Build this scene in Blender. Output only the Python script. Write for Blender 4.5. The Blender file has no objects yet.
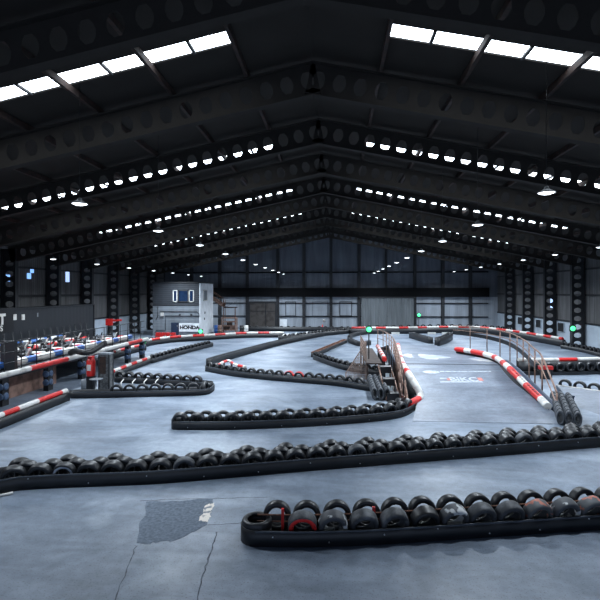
import bpy, bmesh, math, random
from math import sin, cos, pi, radians, sqrt, atan, hypot
from mathutils import Vector, Matrix
random.seed(7)
C = bpy.context.scene.collection

# ------------------------------------------------------------------ camera model (metres; hall runs along +Y, camera 5 m up)
F, T, HZ, H = 460.0, 0.075, 291.5, 5.0
YAW = atan(T)
CY = cos(YAW)
def at(x, y, Z=0.0):
    """ground point (at height Z) seen at photo position x, y"""
    u, v = (x - 300) / F, (HZ - y) / F
    Y = (Z - H) / v * CY * (1 + u * T)
    return Vector(((u - T) / (1 + u * T) * Y, Y, Z))
def atX(x, X, y=None):
    u = (x - 300) / F
    Y = X * (1 + u * T) / (u - T)
    if y is None: return Y
    return Y, H + (HZ - y) / F / (CY * (1 + u * T)) * Y
def atY(x, y, Y):
    u = (x - 300) / F
    return (u - T) / (1 + u * T) * Y, H + (HZ - y) / F / (CY * (1 + u * T)) * Y

# ------------------------------------------------------------------ materials
def new_mat(name):
    m = bpy.data.materials.new(name); m.use_nodes = True
    nt = m.node_tree; b = nt.nodes['Principled BSDF']
    return m, nt, b
def lin(c):
    return tuple(((x / 255) / 12.92 if x / 255 < .04045 else ((x / 255 + .055) / 1.055) ** 2.4) for x in c) + (1,)
def mat(name, rgb, rough=.6, metal=0, var=.25, scale=6, bump=0, spec=.5, emit=None):
    """plain coloured material with noise-driven wear"""
    m, nt, b = new_mat(name)
    tc = nt.nodes.new('ShaderNodeTexCoord')
    nz = nt.nodes.new('ShaderNodeTexNoise'); nz.inputs['Scale'].default_value = scale; nz.inputs['Detail'].default_value = 5
    nt.links.new(tc.outputs['Object'], nz.inputs['Vector'])
    rp = nt.nodes.new('ShaderNodeValToRGB')
    c = lin(rgb)
    rp.color_ramp.elements[0].position = .3; rp.color_ramp.elements[1].position = .7
    rp.color_ramp.elements[0].color = tuple(v * (1 - var) for v in c[:3]) + (1,)
    rp.color_ramp.elements[1].color = tuple(min(1, v * (1 + var)) for v in c[:3]) + (1,)
    nt.links.new(nz.outputs['Fac'], rp.inputs['Fac'])
    nt.links.new(rp.outputs['Color'], b.inputs['Base Color'])
    b.inputs['Roughness'].default_value = rough; b.inputs['Metallic'].default_value = metal
    b.inputs['Specular IOR Level'].default_value = spec
    if bump:
        bp = nt.nodes.new('ShaderNodeBump'); bp.inputs['Strength'].default_value = bump; bp.inputs['Distance'].default_value = .01
        nt.links.new(nz.outputs['Fac'], bp.inputs['Height']); nt.links.new(bp.outputs['Normal'], b.inputs['Normal'])
    if emit:
        b.inputs['Emission Color'].default_value = tuple(emit[:3]) + (1,); b.inputs['Emission Strength'].default_value = emit[3]
    return m
def two_tone(name, a, bcol, scale, lo=.5, hi=.56, rough=.6, detail=4):
    """base colour with shaped patches of a second colour (scuffs, flaked paint)"""
    m = mat(name, a, rough, scale=scale)
    nt = m.node_tree; b = nt.nodes['Principled BSDF']
    rp = [n for n in nt.nodes if n.type == 'VALTORGB'][0]
    rp.color_ramp.elements[0].position = lo; rp.color_ramp.elements[1].position = hi
    rp.color_ramp.elements[0].color = lin(a); rp.color_ramp.elements[1].color = lin(bcol)
    [n for n in nt.nodes if n.type == 'TEX_NOISE'][0].inputs['Detail'].default_value = detail
    return m
def stripes(name, rgb, axis, freq, rough=.6, depth=.5, dirt=.3):
    """profiled sheet: bump ribs along one axis plus streaky dirt"""
    m, nt, b = new_mat(name)
    tc = nt.nodes.new('ShaderNodeTexCoord')
    wv = nt.nodes.new('ShaderNodeTexWave'); wv.bands_direction = axis; wv.inputs['Scale'].default_value = freq
    nt.links.new(tc.outputs['Object'], wv.inputs['Vector'])
    bp = nt.nodes.new('ShaderNodeBump'); bp.inputs['Strength'].default_value = depth; bp.inputs['Distance'].default_value = .04
    nt.links.new(wv.outputs['Fac'], bp.inputs['Height']); nt.links.new(bp.outputs['Normal'], b.inputs['Normal'])
    mp = nt.nodes.new('ShaderNodeMapping'); mp.inputs['Scale'].default_value = (1.2, 1.2, .15)
    nt.links.new(tc.outputs['Object'], mp.inputs['Vector'])
    nz = nt.nodes.new('ShaderNodeTexNoise'); nz.inputs['Scale'].default_value = 1.5; nz.inputs['Detail'].default_value = 6
    nt.links.new(mp.outputs['Vector'], nz.inputs['Vector'])
    rp = nt.nodes.new('ShaderNodeValToRGB'); c = lin(rgb)
    rp.color_ramp.elements[0].position = .3; rp.color_ramp.elements[1].position = .65
    rp.color_ramp.elements[0].color = tuple(v * (1 - dirt) for v in c[:3]) + (1,); rp.color_ramp.elements[1].color = c
    nt.links.new(nz.outputs['Fac'], rp.inputs['Fac']); nt.links.new(rp.outputs['Color'], b.inputs['Base Color'])
    b.inputs['Roughness'].default_value = rough
    return m
def emis(name, rgb, s):
    m, nt, b = new_mat(name)
    b.inputs['Base Color'].default_value = tuple(rgb) + (1,)
    b.inputs['Emission Color'].default_value = tuple(rgb) + (1,); b.inputs['Emission Strength'].default_value = s
    return m

def floor_mat(name, base, dark, light, s=1.0):
    m, nt, b = new_mat(name); N = nt.nodes.new; L = nt.links.new
    tc = N('ShaderNodeTexCoord')
    def noise(scale, detail, stretch=(1, 1, 1), dist=0):
        mp = N('ShaderNodeMapping'); mp.inputs['Scale'].default_value = stretch; L(tc.outputs['Object'], mp.inputs['Vector'])
        n = N('ShaderNodeTexNoise'); n.inputs['Scale'].default_value = scale; n.inputs['Detail'].default_value = detail
        n.inputs['Distortion'].default_value = dist; L(mp.outputs['Vector'], n.inputs['Vector']); return n
    def ramp(n, p0, p1, c0, c1):
        r = N('ShaderNodeValToRGB'); r.color_ramp.elements[0].position = p0; r.color_ramp.elements[1].position = p1
        r.color_ramp.elements[0].color = c0; r.color_ramp.elements[1].color = c1; L(n.outputs['Fac'], r.inputs['Fac']); return r
    def mix(a, bb, fac, mode='MIX'):
        x = N('ShaderNodeMix'); x.data_type = 'RGBA'; x.blend_type = mode
        if isinstance(fac, float): x.inputs['Factor'].default_value = fac
        else: L(fac, x.inputs['Factor'])
        L(a, x.inputs['A']); L(bb, x.inputs['B']); return x.outputs['Result']
    big = ramp(noise(.35 * s, 6, (1, 1.6, 1), .6), .35, .68, lin(dark), lin(base))
    streak = ramp(noise(.9 * s, 5, (.5, 2.2, 1), 1.0), .42, .75, (1, 1, 1, 1), lin((200, 203, 208)))
    c = mix(big.outputs['Color'], streak.outputs['Color'], .8, 'MULTIPLY')
    patch = ramp(noise(.16 * s, 3, (1, 1.3, 1), 1.5), .55, .63, (0, 0, 0, 1), (1, 1, 1, 1))
    lt = N('ShaderNodeRGB'); lt.outputs[0].default_value = lin(light)
    pf = N('ShaderNodeMath'); pf.operation = 'MULTIPLY'; pf.inputs[1].default_value = .45; L(patch.outputs['Color'], pf.inputs[0])
    c = mix(c, lt.outputs[0], pf.outputs[0])
    sk = ramp(noise(5 * s, 8, (1, 1, 1)), .3, .8, lin((215, 215, 215)), lin((255, 255, 255)))
    c = mix(c, sk.outputs['Color'], .9, 'MULTIPLY')
    spk = ramp(noise(30 * s, 3), .34, .42, lin((150, 150, 150)), (1, 1, 1, 1))
    c = mix(c, spk.outputs['Color'], .5, 'MULTIPLY')
    L(c, b.inputs['Base Color'])
    rr = ramp(noise(.5, 4, (1, 1, 1), .5), .3, .7, (.40, .40, .40, 1), (.62, .62, .62, 1)); L(rr.outputs['Color'], b.inputs['Roughness'])
    bp = N('ShaderNodeBump'); bp.inputs['Strength'].default_value = .25; bp.inputs['Distance'].default_value = .01
    L(noise(40, 4).outputs['Fac'], bp.inputs['Height']); L(bp.outputs['Normal'], b.inputs['Normal'])
    return m

M = {}
M['floor'] = floor_mat('track_floor', (140, 152, 168), (104, 117, 133), (163, 175, 189))
M['ramp'] = floor_mat('ramp_floor', (126, 135, 149), (98, 107, 121), (146, 154, 165), 1.3)
M['ramp_worn'] = two_tone('worn_ramp_paint', (140, 148, 160), (182, 180, 175), 1.1, .45, .60, .6, 6)
M['asphalt'] = mat('rough_asphalt', (104, 113, 125), .95, var=.3, scale=14, bump=.6, spec=.15)
M['whitewash'] = two_tone('spilled_plaster', (120, 126, 134), (222, 214, 204), 6, .38, .48, .8)
M['crack'] = mat('crack_filler', (72, 78, 88), .9, var=.4, scale=12)
M['rubber'] = mat('black_rubber', (25, 27, 31), .42, var=.3, scale=9, bump=.1)
M['rubber_grey'] = two_tone('worn_grey_rubber', (44, 47, 52), (92, 96, 101), 5, .45, .7, .6)
M['rubber_white'] = two_tone('white_scuffed_rubber', (62, 65, 70), (188, 190, 190), 4.5, .53, .58, .6)
M['rubber_orange'] = two_tone('orange_flecked_rubber', (74, 77, 80), (165, 92, 72), 8, .56, .62, .6)
M['rubber_red'] = two_tone('red_painted_rubber', (60, 20, 22), (202, 36, 34), 7, .36, .46, .55)
M['skirt'] = mat('black_belt', (20, 23, 28), .5, var=.35, scale=3, bump=.15)
M['skirt_lip'] = mat('belt_edge', (62, 68, 76), .5, var=.3, scale=8)
M['bolt'] = mat('bolt_zinc', (190, 192, 195), .35, .7, .1)
M['rust'] = two_tone('rusted_steel', (84, 56, 44), (122, 82, 64), 8, .4, .6, .8)
M['rust_dark'] = two_tone('dark_rusted_steel', (36, 28, 25), (58, 40, 33), 6, .4, .6, .8)
M['steel'] = mat('dark_painted_steel', (34, 36, 40), .6, var=.25, scale=2)
M['beam'] = mat('sooty_steel', (56, 53, 50), .9, var=.1, scale=2, spec=.1)
M['roof'] = mat('sooty_roof_sheet', (58, 55, 52), .95, var=.06, scale=1, spec=.05)
M['red'] = two_tone('red_plastic', (196, 34, 32), (150, 28, 28), 3, .5, .7, .45)
M['white'] = two_tone('white_plastic', (205, 204, 200), (170, 166, 162), 3, .5, .7, .5)
M['blue'] = mat('blue_plastic', (44, 92, 160), .45, var=.15)
M['navy'] = mat('navy_paint', (26, 42, 66), .55, var=.3)
M['tan'] = two_tone('tan_painted_tube', (146, 118, 104), (112, 84, 72), 5, .45, .6, .6)
M['mesh_tan'] = mat('tan_wire', (150, 128, 116), .6, var=.2)
M['wood'] = two_tone('brown_plywood', (142, 112, 100), (92, 72, 64), 2.2, .4, .65, .8)
M['gauze'] = two_tone('steel_gauze', (62, 64, 66), (98, 100, 102), 9, .4, .6, .6)
M['girt'] = mat('black_girt', (17, 18, 20), .85, var=.2, spec=.1)
M['wood_dark'] = two_tone('dark_plywood', (66, 56, 52), (46, 39, 37), 3, .4, .65, .85)
M['galv'] = mat('galvanised_steel', (140, 146, 152), .4, .6, .15)
M['grey'] = mat('grey_paint', (120, 126, 132), .6, var=.15)
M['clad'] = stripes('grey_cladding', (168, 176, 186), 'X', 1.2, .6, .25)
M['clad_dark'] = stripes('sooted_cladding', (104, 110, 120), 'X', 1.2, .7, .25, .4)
M['clad_side'] = stripes('side_cladding', (98, 98, 99), 'Y', 1.2, .7, .4, .45)
M['panel_side'] = mat('white_side_panel', (176, 188, 200), .6, var=.12, scale=1)
M['sliding'] = stripes('sliding_door_sheet', (110, 116, 120), 'X', .9, .6, .9, .4)
M['brown_door'] = two_tone('brown_door_board', (74, 70, 68), (58, 53, 51), 1.5, .45, .6, .7)
M['brick'] = stripes('painted_blockwork', (122, 130, 138), 'Z', 1.0, .8, .3, .25)
M['office_dark'] = stripes('dark_boarding', (46, 51, 58), 'Z', 1.4, .7, .3, .25)
M['office_white'] = mat('white_render', (228, 232, 236), .7, var=.12, scale=1.5)
M['glass'] = mat('window_glass', (26, 42, 66), .1, var=.4, scale=1.5)
M['container'] = stripes('dark_container', (25, 29, 35), 'Y', .6, .6, .12, .2)
M['black'] = mat('black_plastic', (20, 21, 24), .45, var=.2)
M['pod'] = mat('bluish_disc', (68, 86, 112), .35, var=.5, scale=6)
M['lampshade'] = mat('lamp_metal', (90, 94, 98), .4, .6, .1)
M['sign_dark'] = mat('sign_ink', (22, 24, 30), .6)
M['paint_white'] = two_tone('worn_white_paint', (170, 175, 182), (136, 144, 155), 7, .45, .60, .7)
M['paint_red'] = mat('worn_red_paint', (178, 110, 100), .7)
M['skylight'] = emis('rooflight_sheet', (.82, .91, 1.0), 9.0)
M['lens'] = emis('lamp_lens', (.86, .93, 1.0), 5.0)
M['green_light'] = emis('green_lamp', (.10, 1.0, .36), 1.5)
M['blue_light'] = emis('daylight_gap', (.25, .5, 1.0), 1.2)
M['screen'] = emis('lit_screen', (.45, .62, 1.0), 1.2)

# ------------------------------------------------------------------ mesh builder
class MB:
    def __init__(s): s.v = []; s.f = []; s.mi = []; s.sm = []
    def add(s, vs, fs, mi=0, smooth=False):
        o = len(s.v); s.v += [tuple(v) for v in vs]
        for f in fs: s.f.append([i + o for i in f]); s.mi.append(mi); s.sm.append(smooth)
    def box(s, c, d, mi=0, rz=0, R=None):
        R = R or Matrix.Rotation(rz, 3, 'Z'); c = Vector(c)
        vs = [c + R @ Vector((sx * d[0] / 2, sy * d[1] / 2, sz * d[2] / 2)) for sz in (-1, 1) for sx, sy in ((-1, -1), (1, -1), (1, 1), (-1, 1))]
        s.add(vs, [(3, 2, 1, 0), (4, 5, 6, 7), (0, 1, 5, 4), (1, 2, 6, 5), (2, 3, 7, 6), (3, 0, 4, 7)], mi); return s
    def b2(s, a, b, mi=0):
        return s.box([(a[i] + b[i]) / 2 for i in range(3)], [abs(b[i] - a[i]) for i in range(3)], mi)
    def bar(s, p, q, w, h=None, mi=0):
        p, q = Vector(p), Vector(q); d = q - p; L = d.length
        if L < 1e-6: return s
        y = d / L; x = y.cross(Vector((0, 0, 1)))
        if x.length < 1e-4: x = Vector((1, 0, 0))
        x.normalize(); z = x.cross(y)
        return s.box((p + q) / 2, (w, L, h or w), mi, R=Matrix((x, y, z)).transposed())
    def tube(s, pts, r, n=10, mi=0, cap=True, mis=None):
        pts = [Vector(p) for p in pts]; rings = []; k = len(pts)
        rr = r if isinstance(r, (list, tuple)) else [r] * k
        o = len(s.v)
        for i, p in enumerate(pts):
            d = (pts[min(i + 1, k - 1)] - pts[max(i - 1, 0)])
            d.normalize(); x = d.cross(Vector((0, 0, 1)))
            if x.length < 1e-3: x = Vector((1, 0, 0))
            x.normalize(); z = x.cross(d)
            s.v += [tuple(p + (x * cos(2 * pi * j / n) + z * sin(2 * pi * j / n)) * rr[i]) for j in range(n)]
        for i in range(k - 1):
            for j in range(n):
                a, b = o + i * n + j, o + i * n + (j + 1) % n
                s.f.append([a, a + n, b + n, b]); s.mi.append(mis[i] if mis else mi); s.sm.append(True)
        if cap:
            s.f.append([o + j for j in range(n)]); s.mi.append(mis[0] if mis else mi); s.sm.append(False)
            s.f.append([o + (k - 1) * n + j for j in reversed(range(n))]); s.mi.append(mis[-1] if mis else mi); s.sm.append(False)
        return s
    def lathe(s, prof, n=24, axis='Z', c=(0, 0, 0), closed=False, mi=0, mis=None):
        o = len(s.v); k = len(prof); c = Vector(c)
        for j in range(n):
            a = 2 * pi * j / n
            for r, h in prof:
                if axis == 'Z': p = Vector((r * cos(a), r * sin(a), h))
                else: p = Vector((r * cos(a), h, r * sin(a)))
                s.v.append(tuple(c + p))
        for j in range(n):
            for i in range(k if closed else k - 1):
                i2 = (i + 1) % k
                a, b = o + j * k, o + ((j + 1) % n) * k
                q = [a + i, b + i, b + i2, a + i2] if axis == 'Z' else [a + i, a + i2, b + i2, b + i]
                s.f.append(q); s.mi.append(mis[i] if mis else mi); s.sm.append(True)
        return s
    def prism(s, poly, ex, mi=0):
        """extrude a 3D polygon by vector ex"""
        poly = [Vector(p) for p in poly]; ex = Vector(ex); n = len(poly)
        vs = poly + [p + ex for p in poly]
        s.add(vs, [list(range(n))[::-1], list(range(n, 2 * n))] + [(i, (i + 1) % n, n + (i + 1) % n, n + i) for i in range(n)], mi); return s
    def mesh(s, name, mats):
        me = bpy.data.meshes.new(name); me.from_pydata(s.v, [], s.f)
        for m in (mats if isinstance(mats, (list, tuple)) else [mats]): me.materials.append(m)
        me.polygons.foreach_set('material_index', s.mi); me.polygons.foreach_set('use_smooth', s.sm)
        bm = bmesh.new(); bm.from_mesh(me); bmesh.ops.recalc_face_normals(bm, faces=bm.faces); bm.to_mesh(me); bm.free()
        me.update(); return me
    def build(s, name, mats, parent=None, loc=None):
        o = bpy.data.objects.new(name, s.mesh(name, mats)); C.objects.link(o)
        if loc is not None: o.location = loc
        if parent is not None: o.parent = parent
        return o
def tag(o, label=None, cat=None, group=None, kind=None):
    if label: o['label'] = label
    if cat: o['category'] = cat
    if group: o['group'] = group
    if kind: o['kind'] = kind
    return o
def thing(name, label, cat, loc=(0, 0, 0), rz=0, group=None):
    o = bpy.data.objects.new(name, None); C.objects.link(o); o.location = loc; o.rotation_euler = (0, 0, rz)
    return tag(o, label, cat, group)
def struct(name, mb, mats, label=None, cat=None, parent=None):
    o = mb.build(name, mats, parent)
    if parent is None: tag(o, label, cat, kind='structure')
    return o
def dup(root, loc, rot=None, label=None, group=None):
    r = root.copy(); C.objects.link(r); r.location = loc
    if rot is not None: r.rotation_euler = rot
    if label: r['label'] = label
    if group: r['group'] = group
    for ch in list(root.children):
        c = ch.copy(); C.objects.link(c); c.parent = r
        for g in list(ch.children):
            d = g.copy(); C.objects.link(d); d.parent = c
    return r
_one = 'first second third fourth fifth sixth seventh eighth ninth tenth eleventh twelfth thirteenth fourteenth fifteenth sixteenth seventeenth eighteenth nineteenth'.split()
_ten = {2: ('twentieth', 'twenty'), 3: ('thirtieth', 'thirty'), 4: ('fortieth', 'forty'), 5: ('fiftieth', 'fifty')}
def nth(i):
    n = i + 1
    if n < 20: return _one[n - 1]
    a, b = divmod(n, 10)
    return _ten[a][0] if b == 0 else _ten[a][1] + '-' + _one[b - 1]
def text_part(name, body, m, parent, M4, size, ext=.004, bold=0.0):
    cu = bpy.data.curves.new(name, 'FONT'); cu.body = body; cu.size = size; cu.extrude = ext; cu.offset = bold
    cu.align_x = 'CENTER'; cu.align_y = 'CENTER'
    tmp = bpy.data.objects.new(name + '_curve', cu); C.objects.link(tmp)
    bpy.context.view_layer.update()
    me = bpy.data.meshes.new_from_object(tmp.evaluated_get(bpy.context.evaluated_depsgraph_get()))
    bpy.data.objects.remove(tmp); bpy.data.curves.remove(cu)
    me.transform(M4); me.materials.clear(); me.materials.append(m)
    o = bpy.data.objects.new(name, me); C.objects.link(o); o.parent = parent
    return o

def smooth_path(pts, step=.3):
    pts = [Vector(p) for p in pts]
    P = [pts[0] * 2 - pts[1]] + pts + [pts[-1] * 2 - pts[-2]]
    out = []
    for i in range(1, len(P) - 2):
        a, b, c, d = P[i - 1:i + 3]; n = max(2, int((c - b).length / .1))
        for k in range(n):
            t = k / n
            out.append(.5 * (2 * b + (c - a) * t + (2 * a - 5 * b + 4 * c - d) * t * t + (3 * b - a - 3 * c + d) * t ** 3))
    out.append(pts[-1])
    return resample(out, step)
def resample(pts, step):
    L = [0]
    for a, b in zip(pts, pts[1:]): L.append(L[-1] + (b - a).length)
    n = max(1, round(L[-1] / step)); out = []; j = 0
    for k in range(n + 1):
        s = L[-1] * k / n
        while j < len(pts) - 2 and L[j + 1] < s: j += 1
        t = (s - L[j]) / max(1e-9, L[j + 1] - L[j]); out.append(pts[j].lerp(pts[j + 1], min(1, t)))
    return out
def offset(pts, d):
    """offset to the left of travel in the ground plane"""
    out = []
    for i, p in enumerate(pts):
        a, b = pts[max(0, i - 1)], pts[min(len(pts) - 1, i + 1)]
        t = (b - a); t.z = 0; t.normalize()
        out.append(p + Vector((-t.y, t.x, 0)) * d)
    return out

# ------------------------------------------------------------------ hall shell
XL, XR, YB, YF = -24.4, 22.2, 64.6, -7.0
XRG, ZRG, SL = -.75, H + 8.26, .207            # ridge position, ridge height, roof slope
FRAMES = [.2 + 5.3 * k for k in range(0, 12)]
def roofz(X): return ZRG - SL * abs(X - XRG)
EZL, EZR = roofz(XL), roofz(XR)
fl = MB(); fl.b2((XL - .5, YF, -.3), (XR + .5, YB + .5, 0))
struct('floor', fl, M['floor'], 'scuffed blue grey painted concrete track floor', 'floor')

STRIPS = [13.5 + 10.6 * k for k in range(5)]
SW, SI, SO = .72, 2.42, 17.7                   # rooflight width along the hall, inner and outer distance from the ridge
rf = MB()
def roof_quad(side, d0, d1, y0, y1):
    a, b = XRG + side * d0, XRG + side * d1
    rf.prism([(a, y0, roofz(a)), (b, y0, roofz(b)), (b, y1, roofz(b)), (a, y1, roofz(a))], (0, 0, .08))
for side, D in ((-1, XRG - XL + .3), (1, XR + .3 - XRG)):
    y = YF
    for s in STRIPS:
        roof_quad(side, 0, D, y, s); roof_quad(side, 0, SI, s, s + SW); roof_quad(side, SO, D, s, s + SW); y = s + SW
    roof_quad(side, 0, D, y, YB + .3)
struct('ceiling', rf, M['roof'], 'sooty black pitched sheet roof over the hall', 'roof')
n = 1
for s in STRIPS:
    for side in (-1, 1):
        a, b = XRG + side * SI, XRG + side * SO
        pm = MB(); pm.prism([(a, s, roofz(a) + .05), (b, s, roofz(b) + .05), (b, s + SW, roofz(b) + .05), (a, s + SW, roofz(a) + .05)], (0, 0, .02))
        w = struct('window_%d' % n, pm, M['skylight'], '%s translucent rooflight band counted from the camera on the %s slope' % (nth(STRIPS.index(s)), 'platform side' if side < 0 else 'ramp side'), 'rooflight')
        fr = MB()
        for k in range(6):
            x = XRG + side * (3.65 + 2.7 * k); fr.b2((x - .05, s, roofz(x) - .03), (x + .05, s + SW, roofz(x) + .045))
        for yy in (s + .01, s + SW * .62, s + SW - .01):
            fr.bar((a, yy, roofz(a) + .035), (b, yy, roofz(b) + .035), .012, .02)
        fr.build('glazing_bar', M['steel'], w)
        n += 1
# purlins, run the length of the hall under the sheets
pu = MB(); pu.b2((-.06, YF, -.25), (.06, YB, -.03))
pmesh = pu.mesh('beam', M['rust_dark'])
for side in (-1, 1):
    for k in range(8):
        x = XRG + side * (2.33 + 2.7 * k)
        o = bpy.data.objects.new('beam', pmesh); C.objects.link(o); o.location = (x, 0, roofz(x)); tag(o, kind='structure', cat='roof beam', label='rusted purlin running along the hall under the roof sheets')
# castellated frames: web with lens-shaped holes, flanges
def castellated(mb, org, ax, dp, th, length, depth=1.1, pitch=.74, fl_w=.34):
    org, ax, dp, th = Vector(org), Vector(ax).normalized(), Vector(dp).normalized(), Vector(th).normalized()
    P = lambda a, d, t: org + ax * a + dp * d + th * t
    n = int(length / pitch); c = depth / 2
    hole = [(-.235, 0), (-.2, -.16), (-.1, -.30), (.1, -.30), (.2, -.16), (.235, 0), (.2, .16), (.1, .30), (-.1, .30), (-.2, .16)]
    for k in range(n):
        a0, a1 = k * pitch, (k + 1) * pitch; m = (a0 + a1) / 2
        hp = [(m + x, c + y) for x, y in hole]
        lo = [(a0, 0), (a1, 0), (a1, c)] + [hp[i] for i in (5, 4, 3, 2, 1, 0)] + [(a0, c)]
        hi = [(a0, c)] + [hp[i] for i in (0, 9, 8, 7, 6, 5)] + [(a1, c), (a1, depth), (a0, depth)]
        for poly in (lo, hi): mb.prism([P(a, d, -.012) for a, d in poly], th * .024)
    if n * pitch < length - .01: mb.prism([P(n * pitch, 0, -.012), P(length, 0, -.012), P(length, depth, -.012), P(n * pitch, depth, -.012)], th * .024)
    for d0 in (0, depth):
        mb.prism([P(0, d0 - .015, -fl_w / 2), P(length, d0 - .015, -fl_w / 2), P(length, d0 + .015, -fl_w / 2), P(0, d0 + .015, -fl_w / 2)], th * fl_w)
sa = atan(SL)
for side in (-1, 1):
    ax = Vector((side * cos(sa), 0, -sin(sa))); dn = Vector((-side * sin(sa), 0, -cos(sa)))
    wallx = XL if side < 0 else XR
    L = (abs(wallx - XRG) - .5) / cos(sa)
    r = MB(); castellated(r, Vector((XRG, 0, ZRG)) + dn * .27, ax, dn, (0, 1, 0), L)
    rm = r.mesh('beam', M['beam'])
    col = MB(); hgt = roofz(wallx) - .25
    castellated(col, (wallx - side * .12, 0, 0), (0, 0, 1), (-side, 0, 0), (0, 1, 0), hgt)
    cm = col.mesh('column', M['steel'])
    for k, y in enumerate(FRAMES):
        o = bpy.data.objects.new('beam', rm); C.objects.link(o); o.location = (0, y, 0)
        tag(o, '%s castellated rafter from the camera on the %s roof slope' % (nth(k), 'platform side' if side < 0 else 'ramp side'), 'roof beam', kind='structure')
        o = bpy.data.objects.new('column', cm); C.objects.link(o); o.location = (0, y, 0)
        tag(o, '%s castellated steel column from the camera on the %s wall' % (nth(k), 'platform side' if side < 0 else 'ramp side'), 'column', kind='structure')
# walls
wl = MB()
wl.b2((XL - .2, YF, 0), (XL, YB, 2.2), 1); wl.b2((XL - .2, YF, 2.2), (XL, YB, EZL + .02), 0)
wl.b2((XL, YF, 4.55), (XL + .08, YB, 4.75), 2); wl.b2((XL, YF, 6.8), (XL + .08, YB, 6.95), 2); wl.b2((XL, YF, 2.15), (XL + .1, YB, 2.3), 2)
struct('wall_left', wl, [M['clad_side'], M['panel_side'], M['steel']], 'grey clad long side wall behind the dark container', 'wall')
wr = MB()
wr.b2((XR, YF, 0), (XR + .2, YB, 2.1), 1); wr.b2((XR, YF, 2.1), (XR + .2, YB, EZR + .02), 0)
for z in (2.1, 4.6, 6.9): wr.b2((XR - .08, YF, z), (XR, YB, z + .16), 2)
struct('wall_right', wr, [M['clad_side'], M['panel_side'], M['steel']], 'grey clad long side wall with pale lower panels', 'wall')
# gable wall at the far end
ZG = 5.75
wb = MB()
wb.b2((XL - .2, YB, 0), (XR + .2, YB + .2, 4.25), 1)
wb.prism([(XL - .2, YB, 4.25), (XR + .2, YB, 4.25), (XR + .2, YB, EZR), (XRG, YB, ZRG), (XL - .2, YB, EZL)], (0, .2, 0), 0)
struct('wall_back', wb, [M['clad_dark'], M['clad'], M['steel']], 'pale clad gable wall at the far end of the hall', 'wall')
wf = MB()  # unseen end wall; its wide opening is added to let in ambient fill
wf.prism([(XL - .2, YF - .2, -.1), (-16, YF - .2, -.1), (-16, YF - .2, roofz(-16)), (XL - .2, YF - .2, EZL)], (0, .2, 0))
wf.prism([(15, YF - .2, -.1), (XR + .2, YF - .2, -.1), (XR + .2, YF - .2, EZR), (15, YF - .2, roofz(15))], (0, .2, 0))
wf.prism([(-16, YF - .2, 7.5), (15, YF - .2, 7.5), (15, YF - .2, roofz(15)), (XRG, YF - .2, ZRG), (-16, YF - .2, roofz(-16))], (0, .2, 0))
struct('wall_front', wf, M['clad_dark'], 'dark gable wall behind the camera with an opening added for ambient light', 'wall')
YW = YB
n = 1
for px in (164, 192, 220, 247.5, 278, 304, 331, 359, 414.5, 442.5, 470):
    X = atY(px, 300, YW)[0]
    p = MB(); p.b2((X - .21, YW - .35, 0), (X + .21, YW - .002, roofz(X) - .1)); struct('trim_%d' % n, p, M['steel'], '%s dark post across the gable wall' % nth(n - 1), 'post'); n += 1
X = atY(386, 300, YW)[0]
p = MB(); p.b2((X - .15, YW - .35, 4.3), (X + .15, YW - .002, roofz(X) - .1)); struct('trim_%d' % n, p, M['steel'], 'short dark post above the sliding door', 'post'); n += 1
for z0, z1, dpt in ((4.25, 5.5, .6), (1.45, 1.58, .2), (3.3, 3.42, .2), (7.6, 7.75, .2)):
    p = MB(); p.b2((XL + 1.3, YW - dpt, z0), (XR - 1.3, YW - .003, z1)); struct('trim_%d' % n, p, M['girt'], 'dark girt at %.1f m across the gable wall' % z0, 'girt'); n += 1
# doors in the gable wall
x0, zt = atY(361, 296.5, YW); x1, _ = atY(413, 300, YW)
d = MB(); d.b2((x0, YW - .62, 0), ((x0 + x1) / 2 - .01, YW - .5, 4.24)); d.b2(((x0 + x1) / 2 + .01, YW - .66, 0), (x1, YW - .54, 4.24))
dr = struct('door_1', d, M['sliding'], 'big grey corrugated double sliding door in the gable wall', 'door')
r = MB(); r.b2((x0 - .3, YW - .75, 4.1), (x1 + .3, YW - .63, 4.28)); r.build('track', M['steel'], dr)
x0, zt = atY(250.5, 303, YW); x1, _ = atY(275.5, 300, YW)
d = MB(); d.b2((x0, YW - .45, 0), (x1, YW - .3, zt)); dr = struct('door_2', d, M['brown_door'], 'brown boarded door between posts of the gable wall', 'door')
r = MB(); r.b2((x0 - .25, YW - .5, zt), (x1 + .25, YW - .29, zt + .25)); r.b2((x0 - .25, YW - .5, 0), (x0, YW - .29, zt)); r.b2((x1, YW - .5, 0), (x1 + .25, YW - .29, zt))
r.b2(((x0 + x1) / 2 + .4, YW - .5, .02), ((x0 + x1) / 2 + .5, YW - .29, zt)); r.b2((x0, YW - .49, 2.2), (x1, YW - .29, 2.27)); r.build('door_frame', M['steel'], dr)
wn = 20
for (a, b) in ((339.5, 352), (285.5, 296), (312, 328)):
    x0, z0 = atY(a, 316, YW); x1, z1 = atY(b, 301.5, YW)
    r = MB(); t = .09
    for q in (((x0, z0), (x0 + t, z1)), ((x1 - t, z0), (x1, z1)), ((x0, z1 - t), (x1, z1)), ((x0, z0), (x1, z0 + t))):
        r.b2((q[0][0], YW - .1, q[0][1]), (q[1][0], YW - .002, q[1][1]))
    w = struct('window_%d' % wn, r, M['steel'] if a != 312 else M['grey'], '%s framed wall hatch in the gable wall' % {339.5: 'black', 285.5: 'narrow dark', 312: 'pale grey'}[a], 'hatch')
    g = MB(); g.b2((x0 + t, YW - .05, z0 + t), (x1 - t, YW - .003, z1 - t)); g.build('panel', M['clad'], w); wn += 1
x0, z0 = atY(280.5, 329.5, YW); x1, z1 = atY(287.5, 319, YW)
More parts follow.
